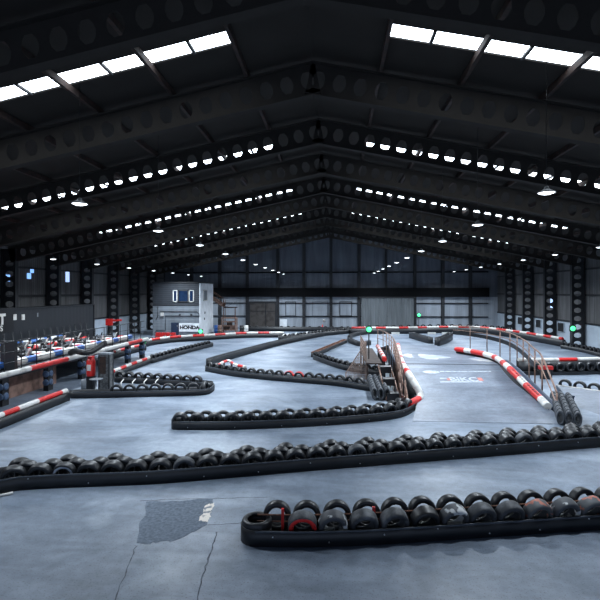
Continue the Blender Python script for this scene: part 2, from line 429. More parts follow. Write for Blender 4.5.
g = MB(); g.b2((x0, YW - .75, max(0, z0)), (x1, YW - .65, z1)); tag(g.build('notice_board', M['office_white']), 'white notice board beside the brown door', 'board')
# vents and lit panes on the long walls
for i, px in enumerate((520.5, 539, 561.5)):
    Y = atX(px, XR); v = thing('wall_vent', '%s dark square vent from the gable end in the pale side wall panels' % nth(i), 'vent', (XR - .005, Y, 1.5), 0, 'vents in the pale side panels')
    g = MB(); g.b2((-.06, -.62, -.42), (0, .62, .42)); g.build('louvre', M['steel'], v)
    g = MB()
    for a, b in (((-.62, -.47), (.62, -.42)), ((-.62, .42), (.62, .47)), ((-.67, -.47), (-.62, .47)), ((.62, -.47), (.67, .47))): g.b2((-.09, a[0], a[1]), (0, b[0], b[1]))
    g.build('frame', M['panel_side'], v)
for (px, py, w, h, m) in ((67.5, 276.5, .55, 1.0, 'screen'), (29, 276, .45, .45, 'blue_light'), (32, 271, .4, .3, 'blue_light'), (7, 278, .6, .5, 'blue_light')):
    Y, Z = atX(px, XL + .02, py); g = MB(); g.b2((XL + .001, Y - w / 2, Z - h / 2), (XL + .04, Y + w / 2, Z + h / 2))
    struct('window_%d' % wn, g, M[m], 'small lit gap high in the side wall above the container at %d m' % Y, 'window'); wn += 1
for (px, py, w, h) in ((551.5, 303, .5, 1.0), (523, 304, .5, 1.1)):
    Y, Z = atX(px, XR - .05, py); g = MB(); g.b2((XR - .05, Y - w / 2, Z - h / 2), (XR - .001, Y + w / 2, Z + h / 2))
    struct('window_%d' % wn, g, M['screen'], 'narrow bluish lit pane in the side wall at %d m' % Y, 'window'); wn += 1

# ------------------------------------------------------------------ lamps
def add_area(name, loc, size, power, color=(.80, .90, 1), spread=pi * .85, rot=(0, 0, 0), parent=None):
    l = bpy.data.lights.new(name, 'AREA'); l.shape = 'DISK'; l.size = size; l.energy = power; l.color = color; l.spread = spread
    o = bpy.data.objects.new(name, l); C.objects.link(o); o.location = loc; o.rotation_euler = rot
    if parent: o.parent = parent
    return o
LAMP_W = 340
def lamp_proto():
    t = thing('high_bay_lamp', 'lamp', 'lamp')
    m = MB(); m.lathe([(.03, .24), (.07, .22), (.09, .15), (.16, .10), (.27, .04), (.30, 0), (.285, 0), (.25, .045), (.0, .08)], 20); m.build('reflector', M['lampshade'], t)
    m = MB(); m.lathe([(0, -.05), (.14, -.035), (.24, 0), (.265, .02), (0, .03)], 20); m.build('lens', M['lens'], t)
    m = MB(); m.tube([(0, 0, .23), (0, 0, 1.0)], .012, 6); m.build('cord', M['black'], t)
    return t
lp = lamp_proto(); first = True
ROWS = [('inner row on the platform side', -6.55, 2.25, [11.4 + 5.3 * k for k in range(10)]), ('inner row on the ramp side', 5.05, 2.35, [11.4 + 5.3 * k for k in range(10)]),
        ('outer row on the platform side', -17.4, 2.0, [16.7 + 5.3 * k for k in range(9)]), ('outer row on the ramp side', 15.0, 2.5, [16.7 + 5.3 * k for k in range(9)])]
for rn, X, Zr, ys in ROWS:
    for k, y in enumerate(ys):
        z = H + Zr; lab = '%s hanging lamp from the camera, %s' % (nth(k), rn)
        o = lp if first else dup(lp, (0, 0, 0))
        first = False
        o.location = (X, y, z); o.scale = (.7, .7, .7); o['label'] = lab; o['group'] = 'high bay lamps under the roof'
        top = (roofz(X) - z) / .7
        for ch in o.children:
            if ch.name.startswith('cord'): ch.scale = (1, 1, 1); ch.data = ch.data.copy() if False else ch.data; ch.location = (0, 0, .23 - .23 * (top - .23) / .77); ch.scale = (1, 1, (top - .23) / .77)
        add_area('lamp_light', (X, y, z - .07), .3, LAMP_W * (.7 if y < 12 else 1.0 if y < 18 else 1.32))

# ------------------------------------------------------------------ tyres and tyre barriers
def tyre_mesh(name, segs, mats, w=.20, mis=None):
    h = w / 2
    prof = [(.182, -h * .80), (.205, -h * .98), (.248, -h * 1.04), (.276, -h * .94), (.289, -h * .72), (.2915, -h * .2), (.2915, h * .2), (.289, h * .72), (.276, h * .94), (.248, h * 1.04), (.205, h * .98), (.182, h * .80), (.20, h * .62), (.258, h * .45), (.258, -h * .45), (.20, -h * .62)]
    m = MB(); m.lathe(prof, segs, 'Y', closed=True, mis=mis); return m.mesh(name, mats)
red_face = [1, 1, 1, 0, 0, 0, 0, 0, 0, 0, 0, 0, 0, 0, 0, 1]
red_tread = [0, 0, 0, 1, 1, 1, 1, 1, 0, 0, 0, 0, 0, 0, 0, 0]
M['rubber_chain'] = mat('dusty_rubber', (66, 70, 76), .6, var=.35, scale=9, bump=.1)
TY = {'chain': tyre_mesh('tyre_chain', 24, M['rubber_chain']), 'near': tyre_mesh('tyre_near', 44, M['rubber']), 'wide': tyre_mesh('tyre_wide', 44, M['rubber_grey'], .25),
      'wide_dark': tyre_mesh('tyre_wide_dark', 44, M['rubber'], .25), 'wide_white': tyre_mesh('tyre_wide_white', 44, M['rubber_white'], .25),
      'wide_orange': tyre_mesh('tyre_wide_orange', 44, M['rubber_orange'], .25),
      'wide_red': tyre_mesh('tyre_wide_red', 44, [M['rubber_grey'], M['rubber_red']], .25, red_face),
      'mid': tyre_mesh('tyre_mid', 30, M['rubber'], .23), 'mid_white': tyre_mesh('tyre_mid_white', 30, [M['rubber'], M['paint_white']], .2, [1, 1] + [0] * 14),
      'mid_grey': tyre_mesh('tyre_mid_grey', 30, M['rubber_grey']), 'far': tyre_mesh('tyre_far', 20, M['rubber']),
      'far_red': tyre_mesh('tyre_far_red', 20, [M['rubber'], M['red']], .2, red_tread), 'far_white': tyre_mesh('tyre_far_white', 20, [M['rubber'], M['white']], .2, red_tread)}
def put_tyre(kind, loc, tdir, lean, label, group, roll=0, scale=1):
    """upright tyre: tdir = unit vector along the row (tyre axle is across it)"""
    o = bpy.data.objects.new('car_tyre', TY[kind]); C.objects.link(o)
    rz = math.atan2(tdir.y, tdir.x)
    o.matrix_world = Matrix.Translation(loc) @ Matrix.Rotation(rz, 4, 'Z') @ Matrix.Rotation(lean, 4, 'X') @ Matrix.Rotation(roll, 4, 'Y') @ Matrix.Scale(scale, 4)
    return tag(o, label, 'tyre', group)
NT = [0]
def row_points(path, s0, s1, step):
    L = [0]
    for a, b in zip(path, path[1:]): L.append(L[-1] + (b - a).length)
    s1 = L[-1] + s1 if s1 <= 0 else min(s1, L[-1]); s = s0; out = []
    while s <= s1 + 1e-6:
        j = 0
        while j < len(L) - 2 and L[j + 1] < s: j += 1
        t = (s - L[j]) / (L[j + 1] - L[j]); p = path[j].lerp(path[j + 1], t); d = path[j + 1] - path[j]; d.z = 0; d.normalize()
        out.append((p, d)); s += step
    return out
def skirt_loop(front, w, round0=True, round1=True):
    back = offset(front, w); loop = list(front)
    def cap(p, q, t):
        c = (p + q) / 2; r = (q - p).length / 2; e = (p - c).normalized()
        return [c + (e * cos(a) + t * sin(a)) * r for a in [pi * k / 10 for k in range(1, 10)]]
    t1 = (front[-1] - front[-2]).normalized(); t0 = (front[0] - front[1]).normalized()
    if round1: loop += cap(front[-1], back[-1], t1)
    loop += back[::-1]
    if round0: loop += cap(back[0], front[0], t0)
    return loop
def ribbon(mb, loop, z0, z1, th=.022, mi=0, closed=True):
    """standing band of real thickness following a ground outline (inside is to the left)"""
    n = len(loop); vs = []
    for i, p in enumerate(loop):
        a = loop[(i - 1) % n if closed else max(0, i - 1)]; b = loop[(i + 1) % n if closed else min(n - 1, i + 1)]
        t = b - a; t.z = 0; t.normalize(); q = p + Vector((-t.y, t.x, 0)) * th
        vs += [(p.x, p.y, z0), (p.x, p.y, z1), (q.x, q.y, z1), (q.x, q.y, z0)]
    fs = []
    for i in range(n if closed else n - 1):
        a, b = 4 * i, 4 * ((i + 1) % n)
        fs += [(a, b, b + 1, a + 1), (a + 1, b + 1, b + 2, a + 2), (a + 2, b + 2, b + 3, a + 3), (a + 3, b + 3, b, a)]
    if not closed: fs += [(0, 1, 2, 3), (4 * n - 4, 4 * n - 1, 4 * n - 2, 4 * n - 3)]
    mb.add(vs, fs, mi, True)
def barrier(name, label, cat, px, w, hgt, step=.4, round0=True, round1=True, rail=None, bolts=0, ends=None, lip=True, world=None, base=None):
    pts = world or [at(x, y) for x, y in px]
    path = smooth_path(pts, step)
    t = thing(name, label, cat, path[0])
    o = path[0].copy()
    loc = lambda P: [p - o for p in P]
    sk = MB(); lp_ = loc(skirt_loop(path, w, round0, round1)); ribbon(sk, lp_, 0, hgt)
    sk.build('skirt', M['skirt'], t)
    if lip:
        l = MB(); ribbon(l, loc(offset(path, -.012)), hgt - .035, hgt + .004, .011, closed=False); l.build('edge_strip', M['skirt_lip'], t)
    if base:
        for d0, d1, z in base:
            b = MB(); P = loc(offset(path, d0)); Q = loc(offset(path, d1))
            for i in range(len(P) - 1): b.prism([P[i], P[i + 1], Q[i + 1], Q[i]], (0, 0, z))
            b.build('base_board', M['skirt'], t)
    if rail:
        for d0, z, r in rail:
            m = MB(); m.tube([p + Vector((0, 0, z)) for p in loc(offset(path, d0))], r, 8); m.build('rail', M['rust'], t)
    if bolts:
        for p, d in row_points(path, .35, -.2, bolts):
            nrm = Vector((d.y, -d.x, 0)); z = random.choice((.11, .24, .3)) * hgt / .37
            b = MB(); q = p - o + nrm * .001; b.tube([q + Vector((0, 0, z)), q + nrm * .014 + Vector((0, 0, z))], .014, 8); b.build('bolt', M['bolt'], t)
    return path
def tyre_row(path, d, z, step, s0, s1, kind, lean, end, row, where, group, jit=.02, colour='black', pick=None):
    """individual tyres along a barrier, each labelled by its place in its row"""
    pts = row_points(offset(path, d), s0, s1, step); res = []; jit = min(jit, max(0, (step - .586) / 2.2))
    for i, (p, t) in enumerate(pts):
        k = kind; col = colour
        if pick and i in pick: k, col = pick[i]
        q = p + Vector((0, 0, z + .2915 * cos(lean) + .1 * abs(sin(lean)) + .0)) + Vector((t.x, t.y, 0)) * random.uniform(-jit, jit)
        lab = '%s tyre, %s from %s, %s of %s' % (col, nth(i), end, row, where)
        o = put_tyre(k, q, t, lean + random.uniform(-.015, .015), lab, group, random.uniform(0, 6)); res.append(o); NT[0] += 1
    return res

# --- nearest barrier, ends in a tyre lying flat
A = [(255, 547), (300, 547.5), (357, 546), (410, 543), (505, 536.5), (600, 530), (650, 527)]
pA = barrier('tyre_barrier', 'black belted tyre barrier ending in a tyre lying flat', 'barrier', A, .66, .31, .25, bolts=1.1,
             rail=[(.36, .46, .017), (.36, .33, .014)], base=[(.04, .33, .03), (.37, .62, .10)])
wA = 'the flat ended barrier'
cA = (pA[0] + offset(pA, .66)[0]) / 2; tA = (pA[1] - pA[0]).normalized()
for k, z in enumerate((.10, .305)):
    o = bpy.data.objects.new('car_tyre', TY['near']); C.objects.link(o)
    o.matrix_world = Matrix.Translation((cA.x, cA.y, z + .005)) @ Matrix.Rotation(pi / 2, 4, 'X') @ Matrix.Scale(1.03, 4)
    tag(o, ['black tyre lying flat at the belt end, under the visible flat one', 'black tyre lying flat on top at the rounded belt end'][k], 'tyre', 'flat end tyres')
pickA = {0: ('wide_red', 'red painted'), 1: ('wide_white', 'white scuffed grey'), 2: ('wide', 'dark grey'), 3: ('wide', 'worn grey'), 4: ('wide_dark', 'dented dark'), 5: ('wide_white', 'white flaked'),
         6: ('wide', 'smooth grey'), 7: ('wide', 'smooth grey'), 8: ('wide_orange', 'orange flecked'), 9: ('wide_white', 'white topped'), 10: ('wide_orange', 'red and white')}
tyre_row(pA, .20, .03, .622, .93, -.1, 'wide', .36, 'the flat tyre', 'front row', wA, 'front row tyres of the barrier with the flat end tyre', pick=pickA)
tyre_row(pA, .51, .08, .612, .40, -.1, 'near', -.06, 'the flat tyre', 'back row', wA, 'back row tyres of the barrier with the flat end tyre')
for k, s in enumerate((.52, 2.38)):
    p, d = row_points(offset(pA, .335), s, s + .01, 1)[0]
    m = MB(); m.box((0, 0, .3), (.055, .06, .6)); o = m.build('marker_post', M['red'], None, p); o.rotation_euler.z = math.atan2(d.y, d.x)
    tag(o, ['red upright stake beside the flat end tyre', 'red upright stake between grey tyres of the barrier'][k], 'stake', 'red stakes in the barrier')

# --- long barrier across the hall
B = [(-60, 504), (0, 494), (20, 490.5), (75, 487.5), (150, 484.5), (225, 478.5), (300, 472), (375, 466), (450, 460), (525, 454), (600, 447.5), (660, 443)]
pB = barrier('tyre_barrier', 'long black belted tyre barrier spanning the hall', 'barrier', B, .95, .35, .4, False, False, bolts=1.45)
wB = 'the long barrier'; eB = 'its white rod end'
s0B = 1.45
tyre_row(pB, .2, 0, .605, s0B, -.7, 'mid', .25, eB, 'front row', wB, 'front row tyres of the long barrier', .04,
         pick={2: ('mid_white', 'white rimmed'), 7: ('mid_grey', 'greyish'), 15: ('mid_grey', 'greyish'), 24: ('mid_grey', 'greyish')})
tyre_row(pB, .47, .0, .605, s0B + .3, -.7, 'mid', .25, eB, 'middle row', wB, 'middle row tyres of the long barrier', .04)
tyre_row(pB, .74, .0, 1.2, s0B + .1, -.7, 'mid', .25, eB, 'back row', wB, 'back row tyres of the long barrier', .1)
p, d = row_points(pB, .5, .51, 1)[0]
m = MB(); a = at(-4, 496.5, .036); b = at(13, 492.8, .036); m.tube([a, b], .035, 10)
tag(m.build('white_rod', M['white']), 'white rod in front of the long barrier belt', 'rod')

# --- barrier ending at the ramp foot
Cp = [(178, 430), (230, 430), (300, 427.3), (350, 424), (385, 420.5), (405, 416.5), (417, 409), (421, 402)]
pC = barrier('tyre_barrier', 'black belted tyre barrier curving up to the ramp foot', 'barrier', Cp, .66, .31, .3, True, False, bolts=1.7)
tyre_row(pC, .18, 0, .62, .05, -1.9, 'mid', .25, 'its rounded end', 'front row', 'the ramp foot barrier', 'front row tyres of the ramp foot barrier', .03)
tyre_row(pC, .47, 0, .62, .3, -1.9, 'mid', -.05, 'its rounded end', 'back row', 'the ramp foot barrier', 'back row tyres of the ramp foot barrier', .05)

# --- infield barrier with a pointed corner
Dl = [(206, 371.5), (230, 376), (260, 379.5), (300, 383), (335, 386), (368, 391)]
pD = barrier('tyre_barrier', 'black infield tyre barrier running from its pointed corner towards the ramp', 'barrier', Dl, .62, .33, .4, True, True)
tyre_row(pD, .2, 0, .60, .15, -.1, 'far', .1, 'its pointed corner', 'front row', 'infield barrier', 'front row tyres of the infield barrier', .03,
         pick={10: ('far_red', 'red treaded'), 11: ('far_red', 'red treaded')})
Du = [(213, 365.5), (228, 360.5), (257, 352), (282, 345), (312, 338.5), (340, 333.5), (362, 331)]
Duw = [at(x, y) for x, y in Du]
pDu = barrier('track_barrier', 'smooth black belt barrier bounding the infield bend, without tyres', 'barrier', None, .5, .46, .6, True, True, world=Duw)
def rail_tube(name, label, pts, r, seg, cols, cat='rail', step=.2, dz=0, legs=None, n=10):
    path = smooth_path(pts, step); t = thing(name, label, cat, path[0])
    L = 0; mis = []; k = 0
    for a, b in zip(path, path[1:]):
        mis.append(cols[int(L / seg) % len(cols)]); L += (b - a).length
    m = MB(); m.tube([p - path[0] for p in path], r, n, mis=mis); m.build('tube', [M['white'], M['red'], M['blue']], t)
    if legs:
        for p, d in row_points(path, .2, -.1, legs):
            q = p - path[0]; g = MB(); g.b2((q.x - .06, q.y - .06, -path[0].z), (q.x + .06, q.y + .06, q.z - r * .5)); g.build('leg', M['black'], t)
    return t, path
rail_tube('padded_rail', 'short red and white padded rail inside the infield corner', [at(216, 366, .25), at(225, 361.5, .3), at(229, 361, .3), at(236, 365, .25), at(246, 367, .2)], .09, .6, (1, 0, 1, 0), legs=1.2)

# --- triangular island barrier and rusty ladder rail
E = [(313, 359.5), (325, 364), (338, 368.5), (358, 373), (378, 376)]
pE = barrier('tyre_barrier', 'black tyre barrier at the front of the triangular island', 'barrier', E, .5, .33, .4, True, True)
tyre_row(pE, .2, 0, .60, .1, -.1, 'far', .1, 'its left point', 'front row', 'island barrier', 'tyres of the island barrier', .03)
Eu = [(316, 357), (330, 350.5), (347, 343)]
pEu = barrier('track_barrier', 'low black barrier topped by a rusty ladder rail', 'barrier', Eu, .4, .3, .5, True, True)
t = thing('ladder_rail', 'rusty ladder rail lying on the low island barrier', 'rail', pEu[0])
q0, q1 = offset(pEu, .03), offset(pEu, .37)
for P in (q0, q1):
    m = MB(); m.tube([p - pEu[0] + Vector((0, 0, .34)) for p in P], .04, 6); m.build('side_rail', M['rust'], t)
for a, b in zip(q0, q1):
    m = MB(); m.bar(a - pEu[0] + Vector((0, 0, .34)), b - pEu[0] + Vector((0, 0, .34)), .05); m.build('rung', M['rust'], t)
Eb = [at(347, 344.5), at(352, 347), at(362, 348), at(368, 350)]
barrier('track_barrier', 'dark curved barrier looping behind the tan mesh panel', 'barrier', None, .3, .42, .5, True, True, world=[at(371, 345), at(360, 346.5), at(350, 343), at(347.5, 340), at(353, 336.5), at(366, 334)][::-1])

# --- chains of packed tyres beside the ramp
def chain(a, b, rows, step, label, group, kind='chain'):
    a, b = Vector(a), Vector(b); d = (b - a).normalized(); nrm = Vector((-d.y, d.x, 0)); L = (b - a).length
    names = ['step side', 'middle', 'open side']
    for k in range(int(L / step) + 1):
        for r in range(rows):
            p = a + d * (k * step) + nrm * ((r - (rows - 1) / 2) * .285)
            o = put_tyre(kind, p + Vector((0, 0, .30 + .02 * (k % 2))), nrm, 0, label % (nth(k), names[r]), group, random.uniform(0, 6)); NT[0] += 1
            o.scale = (.48, 1.02, .95)
            o.rotation_euler = (0, 0, math.atan2(nrm.y, nrm.x))
a = at(375, 385); b = at(381, 401)
chain(a, b, 3, .27, '%s small upright tyre of the packed chain beside the black steps, %s file', 'packed tyres beside the black steps')
a = at(569, 426); b = at(560.5, 404)
chain(a, b, 3, .30, '%s small upright tyre of the packed chain at the railing end, %s file', 'packed tyres at the railing end')

# ------------------------------------------------------------------ kart ramp
LZ = 1.1
def slopez(Y): return max(0, min(1, (Y - 18.0) / 7.0)) * LZ
rt = thing('kart_ramp', 'blue grey kart ramp rising to a level landing between red and white tubes', 'ramp', (6, 21, 0))
O = Vector((6, 21, 0))
xl = lambda y: 3.0 + (y - 18) * .275 if y < 20 else 3.55 - (y - 20) * .04
m = MB()
ys = [18.0 + 7.0 * k / 8 for k in range(9)]
for y0, y1 in zip(ys, ys[1:]):
    m.prism([(xl(y0) - O.x, y0 - O.y, slopez(y0) + .012), (8.75 - O.x, y0 - O.y, slopez(y0) + .012), (8.75 - O.x, y1 - O.y, slopez(y1) + .012), (xl(y1) - O.x, y1 - O.y, slopez(y1) + .012)], (0, 0, -.01))

for y0, y1 in zip(ys, ys[1:]):
    m.prism([(xl(y0) - O.x, y0 - O.y, 0), (xl(y1) - O.x, y1 - O.y, 0), (xl(y1) - O.x, y1 - O.y, slopez(y1) + .005), (xl(y0) - O.x, y0 - O.y, slopez(y0) + .005)], (.04, 0, 0))
m.prism([(8.69 - O.x, -3, 0), (8.69 - O.x, 4, 0), (8.69 - O.x, 4, LZ)], (.06, 0, 0))
m.build('slope', M['ramp'], rt)
land = [(3.35, 25.05), (8.75, 25.05), (9.0, 27), (8.3, 29.3), (7.6, 31), (7.3, 34), (3.9, 34)]
m = MB(); m.prism([(x - O.x, y - O.y, LZ - .2) for x, y in land], (0, 0, .215)); m.build('landing', M['ramp'], rt)
m = MB(); m.prism([(3.95 - O.x, 34 - O.y, LZ), (7.25 - O.x, 34 - O.y, LZ), (7.25 - O.x, 41 - O.y, .0), (3.95 - O.x, 41 - O.y, .0)], (0, 0, .012)); m.build('far_slope', M['ramp'], rt)
m = MB(); m.b2((3.35 - O.x, 25.0 - O.y, LZ + .005), (8.75 - O.x, 25.1 - O.y, LZ + .03)); m.build('joint_strip', M['steel'], rt)
# worn pale paint on the landing, two irregular patches
def blob(mb, cx, cy, rx, ry, z, seed, n=28):
    rnd = random.Random(seed); ph = [rnd.uniform(0, 6.28) for _ in range(4)]
    pts = []
    for k in range(n):
        a = 2 * pi * k / n; w = 1 + .18 * sin(3 * a + ph[0]) + .12 * sin(5 * a + ph[1]) + .08 * sin(9 * a + ph[2])
        pts.append((cx + rx * w * cos(a), cy + ry * w * sin(a), z))
    mb.prism(pts, (0, 0, .004))
m = MB(); blob(m, at(432, 357, LZ).x - O.x, at(432, 357, LZ).y - O.y, .85, 1.0, LZ + .0155, 3); m.build('worn_paint', M['ramp_worn'], rt)
m = MB(); blob(m, at(487, 359, LZ).x - O.x - .1, at(487, 359, LZ).y - O.y - .1, .75, 1.2, LZ + .0155, 5); m.build('worn_paint', M['ramp_worn'], rt)
m = MB(); blob(m, at(408, 356, LZ).x - O.x, at(408, 356, LZ).y - O.y, .3, .9, LZ + .0155, 6); m.build('worn_paint', M['ramp_worn'], rt)
# lettering painted on the slope
sl = atan(LZ / 7.0)
def on_slope(x, y):                                     # photo position -> point on slope plane
    u, v = (x - 300) / F, (HZ - y) / F
    Zd = v / (CY * (1 + u * T)); Y = (-H - LZ / 7 * 18.0 * -1 * -1) if False else None
    # H + Zd*Y = LZ/7*(Y-18)
    Y = (H + LZ / 7 * 18.0) / (LZ / 7 - Zd); X = (u - T) / (1 + u * T) * Y
    return Vector((X, Y, slopez(Y) + .014))
def slope_text(body, x, y, size, mname, m_, sx=1, sy=1, bold=0):
    p = on_slope(x, y) - O
    text_part(mname, body, m_, rt, Matrix.Translation(p) @ Matrix.Rotation(sl, 4, 'X') @ Matrix.Diagonal((sx, sy, 1, 1)), size, .003, bold)
slope_text('BIKC', 463.5, 379.6, .5, 'lettering', M['paint_white'], 1.25, 1.5, .012)
p0, p1 = on_slope(440, 382), on_slope(482, 382)
def slope_bar(xa, xb, y, w, mt, nm):
    a, b = on_slope(xa, y) - O, on_slope(xb, y) - O
    m = MB(); dy = Vector((0, cos(sl), sin(sl))) * w / 2
    m.prism([a - dy, b - dy, b + dy, a + dy], (0, 0, .004)); m.build(nm, M[mt], rt)
slope_bar(440, 482.5, 382.2, .12, 'paint_white', 'painted_line'); slope_bar(440, 448, 378.6, .12, 'paint_white', 'painted_line')
slope_bar(478, 482.5, 379.5, .42, 'paint_red', 'painted_block')
slope_bar(447, 450, 379.5, .30, 'paint_red', 'painted_block')
slope_bar(440, 491, 371.7, .11, 'paint_white', 'painted_line')
m = MB(); c = on_slope(431, 372.3) - O
m.prism([c + Vector((.42 * cos(a), .22 * sin(a) * cos(sl), .22 * sin(a) * sin(sl))) for a in [2 * pi * k / 24 for k in range(24)]], (0, 0, .004)); m.build('painted_oval', M['paint_white'], rt)

def tube_z(pxs, base, thick=.3):
    return [at(x, y, z) for x, y, z in pxs]
tl = [(408, 404, .33), (414, 401.5, .33), (419, 398.5, .36), (420, 394, .50), (416.5, 387, .78), (410, 376, 1.15), (402.5, 364, 1.36), (399, 353, 1.38), (398, 345, 1.38)]
tlp = tube_z(tl, 0)
t_, pl = rail_tube('padded_rail', 'red and white padded tube along the ramp beside the black steps', tlp, .155, .45, (1, 1, 0, 0, 0, 0, 1, 0, 0, 1, 0, 0, 0), step=.15)
def side_skirt(path, root, name='skirt', side=1, w=.05, mt='skirt', drop=.1):
    m = MB(); o = root.location
    P = [p - o for p in path]; Q = [p - o for p in offset(path, side * w)]
    vs = []; fs = []
    for p, q in zip(P, Q): vs += [(p.x, p.y, -o.z), (p.x, p.y, p.z - drop), (q.x, q.y, p.z - drop), (q.x, q.y, -o.z)]
    for i in range(len(P) - 1):
        a, b = 4 * i, 4 * i + 4; fs += [(a, b, b + 1, a + 1), (a + 1, b + 1, b + 2, a + 2), (a + 2, b + 2, b + 3, a + 3), (a + 3, b + 3, b, a)]
    fs += [(0, 1, 2, 3), (4 * len(P) - 4, 4 * len(P) - 1, 4 * len(P) - 2, 4 * len(P) - 3)]
    m.add(vs, fs, 0, True); m.build(name, M[mt], root)
side_skirt(pl, t_, side=1)
tr = [(548, 406.5, .34), (541, 399.5, .46), (530, 389, .72), (516, 375, 1.1), (508, 367, 1.3), (502, 362, 1.38), (497, 358.5, 1.38), (488, 355, 1.38), (472, 351.5, 1.38), (456, 349, 1.38)]
t_, pr = rail_tube('padded_rail', 'red and white padded tube along the ramp on the railing side', tube_z(tr, 0), .155, .62, (0, 1, 1, 0, 1, 1, 0, 1, 0, 0, 1, 0), step=.15)
side_skirt(pr, t_, side=-1)
# black printing on the red and white tube (unreadable marks)
pts = row_points(pr, .9, 3.2, .19); m = MB()
for i, (p, d) in enumerate(pts):
    if i % 6 == 5: continue
    m.box(p - t_.location + Vector((-.05, -.02, .15)), (.09, .07, .018), rz=math.atan2(d.y, d.x))
m.build('printed_mark', M['sign_dark'], t_)
# dark packed band outside the tube
t = thing('side_bank', 'dark blue padded bank between ramp tube and tan railing', 'bank', (9.2, 20, 0))
m = MB(); P = offset(pr[:int(len(pr) * .62)], .45 * -1)
Pb = [p - t.location for p in P]; m.tube([Vector((p.x, p.y, max(.16, p.z - .25))) for p in Pb], .2, 10); m.build('roll', M['navy'], t)
m = MB()
for p, q in zip(Pb, Pb[1:]): m.prism([(p.x - .15, p.y, 0), (q.x - .15, q.y, 0), (q.x + .15, q.y, 0), (p.x + .15, p.y, 0)], (0, 0, max(.05, p.z - .35)))
m.build('bank_wall', M['skirt'], t)

def railing(name, label, tops, zf, post_step, mid=(.5,), r=.028, mt='tan', foot=None, skirt=None):
    path = smooth_path(tops, .25); t = thing(name, label, 'railing', Vector((path[0].x, path[0].y, 0))); o = t.location
    m = MB(); m.tube([p - o for p in path], r, 8); m.build('top_rail', M[mt], t)
    for k in mid:
        m = MB(); m.tube([Vector((p.x, p.y, zf(p) + (p.z - zf(p)) * k)) - o for p in path], r * .7, 6); m.build('mid_rail', M[mt], t)
    for p, d in row_points(path, .03, 0, post_step):
        f = 0 if foot is None else foot(p)
        m = MB(); m.tube([Vector((p.x, p.y, f)) - o, p - o], r, 8); m.build('post', M[mt], t)
    if skirt:
        m = MB(); P = [p - o for p in path]
        for a, b in zip(P, P[1:]):
            if a.y + o.y < 23.5: continue
            za, zb = zf(a + o), zf(b + o); nn = Vector((.03, 0, 0))
            m.prism([(a.x, a.y, za), (b.x, b.y, zb), (b.x, b.y, zb + skirt), (a.x, a.y, za + skirt)], (.03, .02, 0))
        m.build('toe_board', M['skirt'], t)
    return t, path
zl = lambda p: min(1.1, max(0, (p.y - 20.3) / 3.2 * 1.1))
railing('handrail', 'tan tubular handrail between ramp tube and black steps', [Vector((3.12, 19.9, .25)), Vector((3.13, 20.6, .95)), at(402, 365, 1.9), at(397, 347, 2.1), at(393, 338, 2.1), at(385, 332, 2.1), at(377, 329.5, 2.1)], zl, 1.3, (.35, .68), .03)
railing('handrail', 'tan curved handrail on the far side of the ramp ending by the blue box', [at(557, 393, .9), at(549, 373, 1.5), at(541, 355, 2.1), at(533, 347.5, 2.1), at(524, 340, 2.1), at(511, 333.5, 2.05), at(494, 329.5, 2.0), at(474, 327, 1.95), at(453, 325.5, 1.9)], lambda p: min(1.1, max(0, (p.y - 19.5) / 2.2)), 2.5, (.5,), .04, foot=None, skirt=.3)
# steps
st = thing('step_stair', 'short tan stair with three black treads beside the ramp', 'stairs', (2.66, 23, 0))
for k, (y, z) in enumerate(((21.45, .36), (23.0, .72), (24.5, 1.07))):
    m = MB(); m.b2((-.28, y - 23 - .3, z - .32), (.28, y - 23 + .3, z)); m.build('tread', M['black'], st)
    for sx in (-.24, .24):
        m = MB(); m.b2((sx - .03, y - 23 - .25, 0), (sx + .03, y - 23 - .19, max(.02, z - .32))); m.build('leg', M['tan'], st)
for sx in (-.31, .31):
    m = MB(); m.bar((sx, -1.8, .1), (sx, 1.9, 1.0), .04, .16); m.build('stringer', M['tan'], st)
wk = thing('walkway', 'brown plywood walkway with tan mesh panel behind the steps', 'walkway', (2.2, 28.5, 0))
m = MB(); m.b2((-.45, -2.9, .98), (.42, 3.8, 1.06)); m.build('deck', M['wood_dark'], wk)
for y in (-2.8, .5, 3.7):
    for x in (-.38, .36):
        m = MB(); m.b2((x - .05, y - .05, 0), (x + .05, y + .05, .98)); m.build('leg', M['rust_dark'], wk)
m = MB()                                          # triangular mesh gusset, made of real wires
x0, x1, z0, z1, yy = .65 - 2.2, 1.78 - 2.2, .05, 2.1, 26.4 - 28.5
for k in range(15):
    x = x0 + (x1 - x0) * k / 14; zt = .35 + (z1 - .35) * (k / 14); m.bar((x, yy, z0), (x, yy, zt), .022)
for k in range(24):
    z = z0 + (z1 - z0) * k / 24; f_ = max(0, (z - .35) / (z1 - .35)); m.bar((x0 + (x1 - x0) * f_, yy, z), (x1, yy, z), .022)
m.bar((x0, yy, .35), (x1, yy, z1), .05); m.bar((x1, yy, 0), (x1, yy, z1 + .05), .06); m.bar((x0, yy, 0), (x0, yy, .4), .06)
m.build('mesh_panel', M['mesh_tan'], wk)
m = MB()
for k in range(20):
    y = -2.1 + 5.8 * k / 19; m.bar((x1 + .01, y, 1.06), (x1 + .01, y, 2.0), .016)
for z in (1.3, 1.55, 1.8, 2.0): m.bar((x1 + .01, -2.1, z), (x1 + .01, 3.7, z), .022)
m.build('side_mesh', M['mesh_tan'], wk)
rail_tube('padded_rail', 'red and white padded tube along the plywood walkway', [Vector((2.78, 25.9, 1.22)), Vector((2.85, 28, 1.22)), Vector((2.95, 32, 1.22))], .13, .55, (1, 0), legs=1.5)

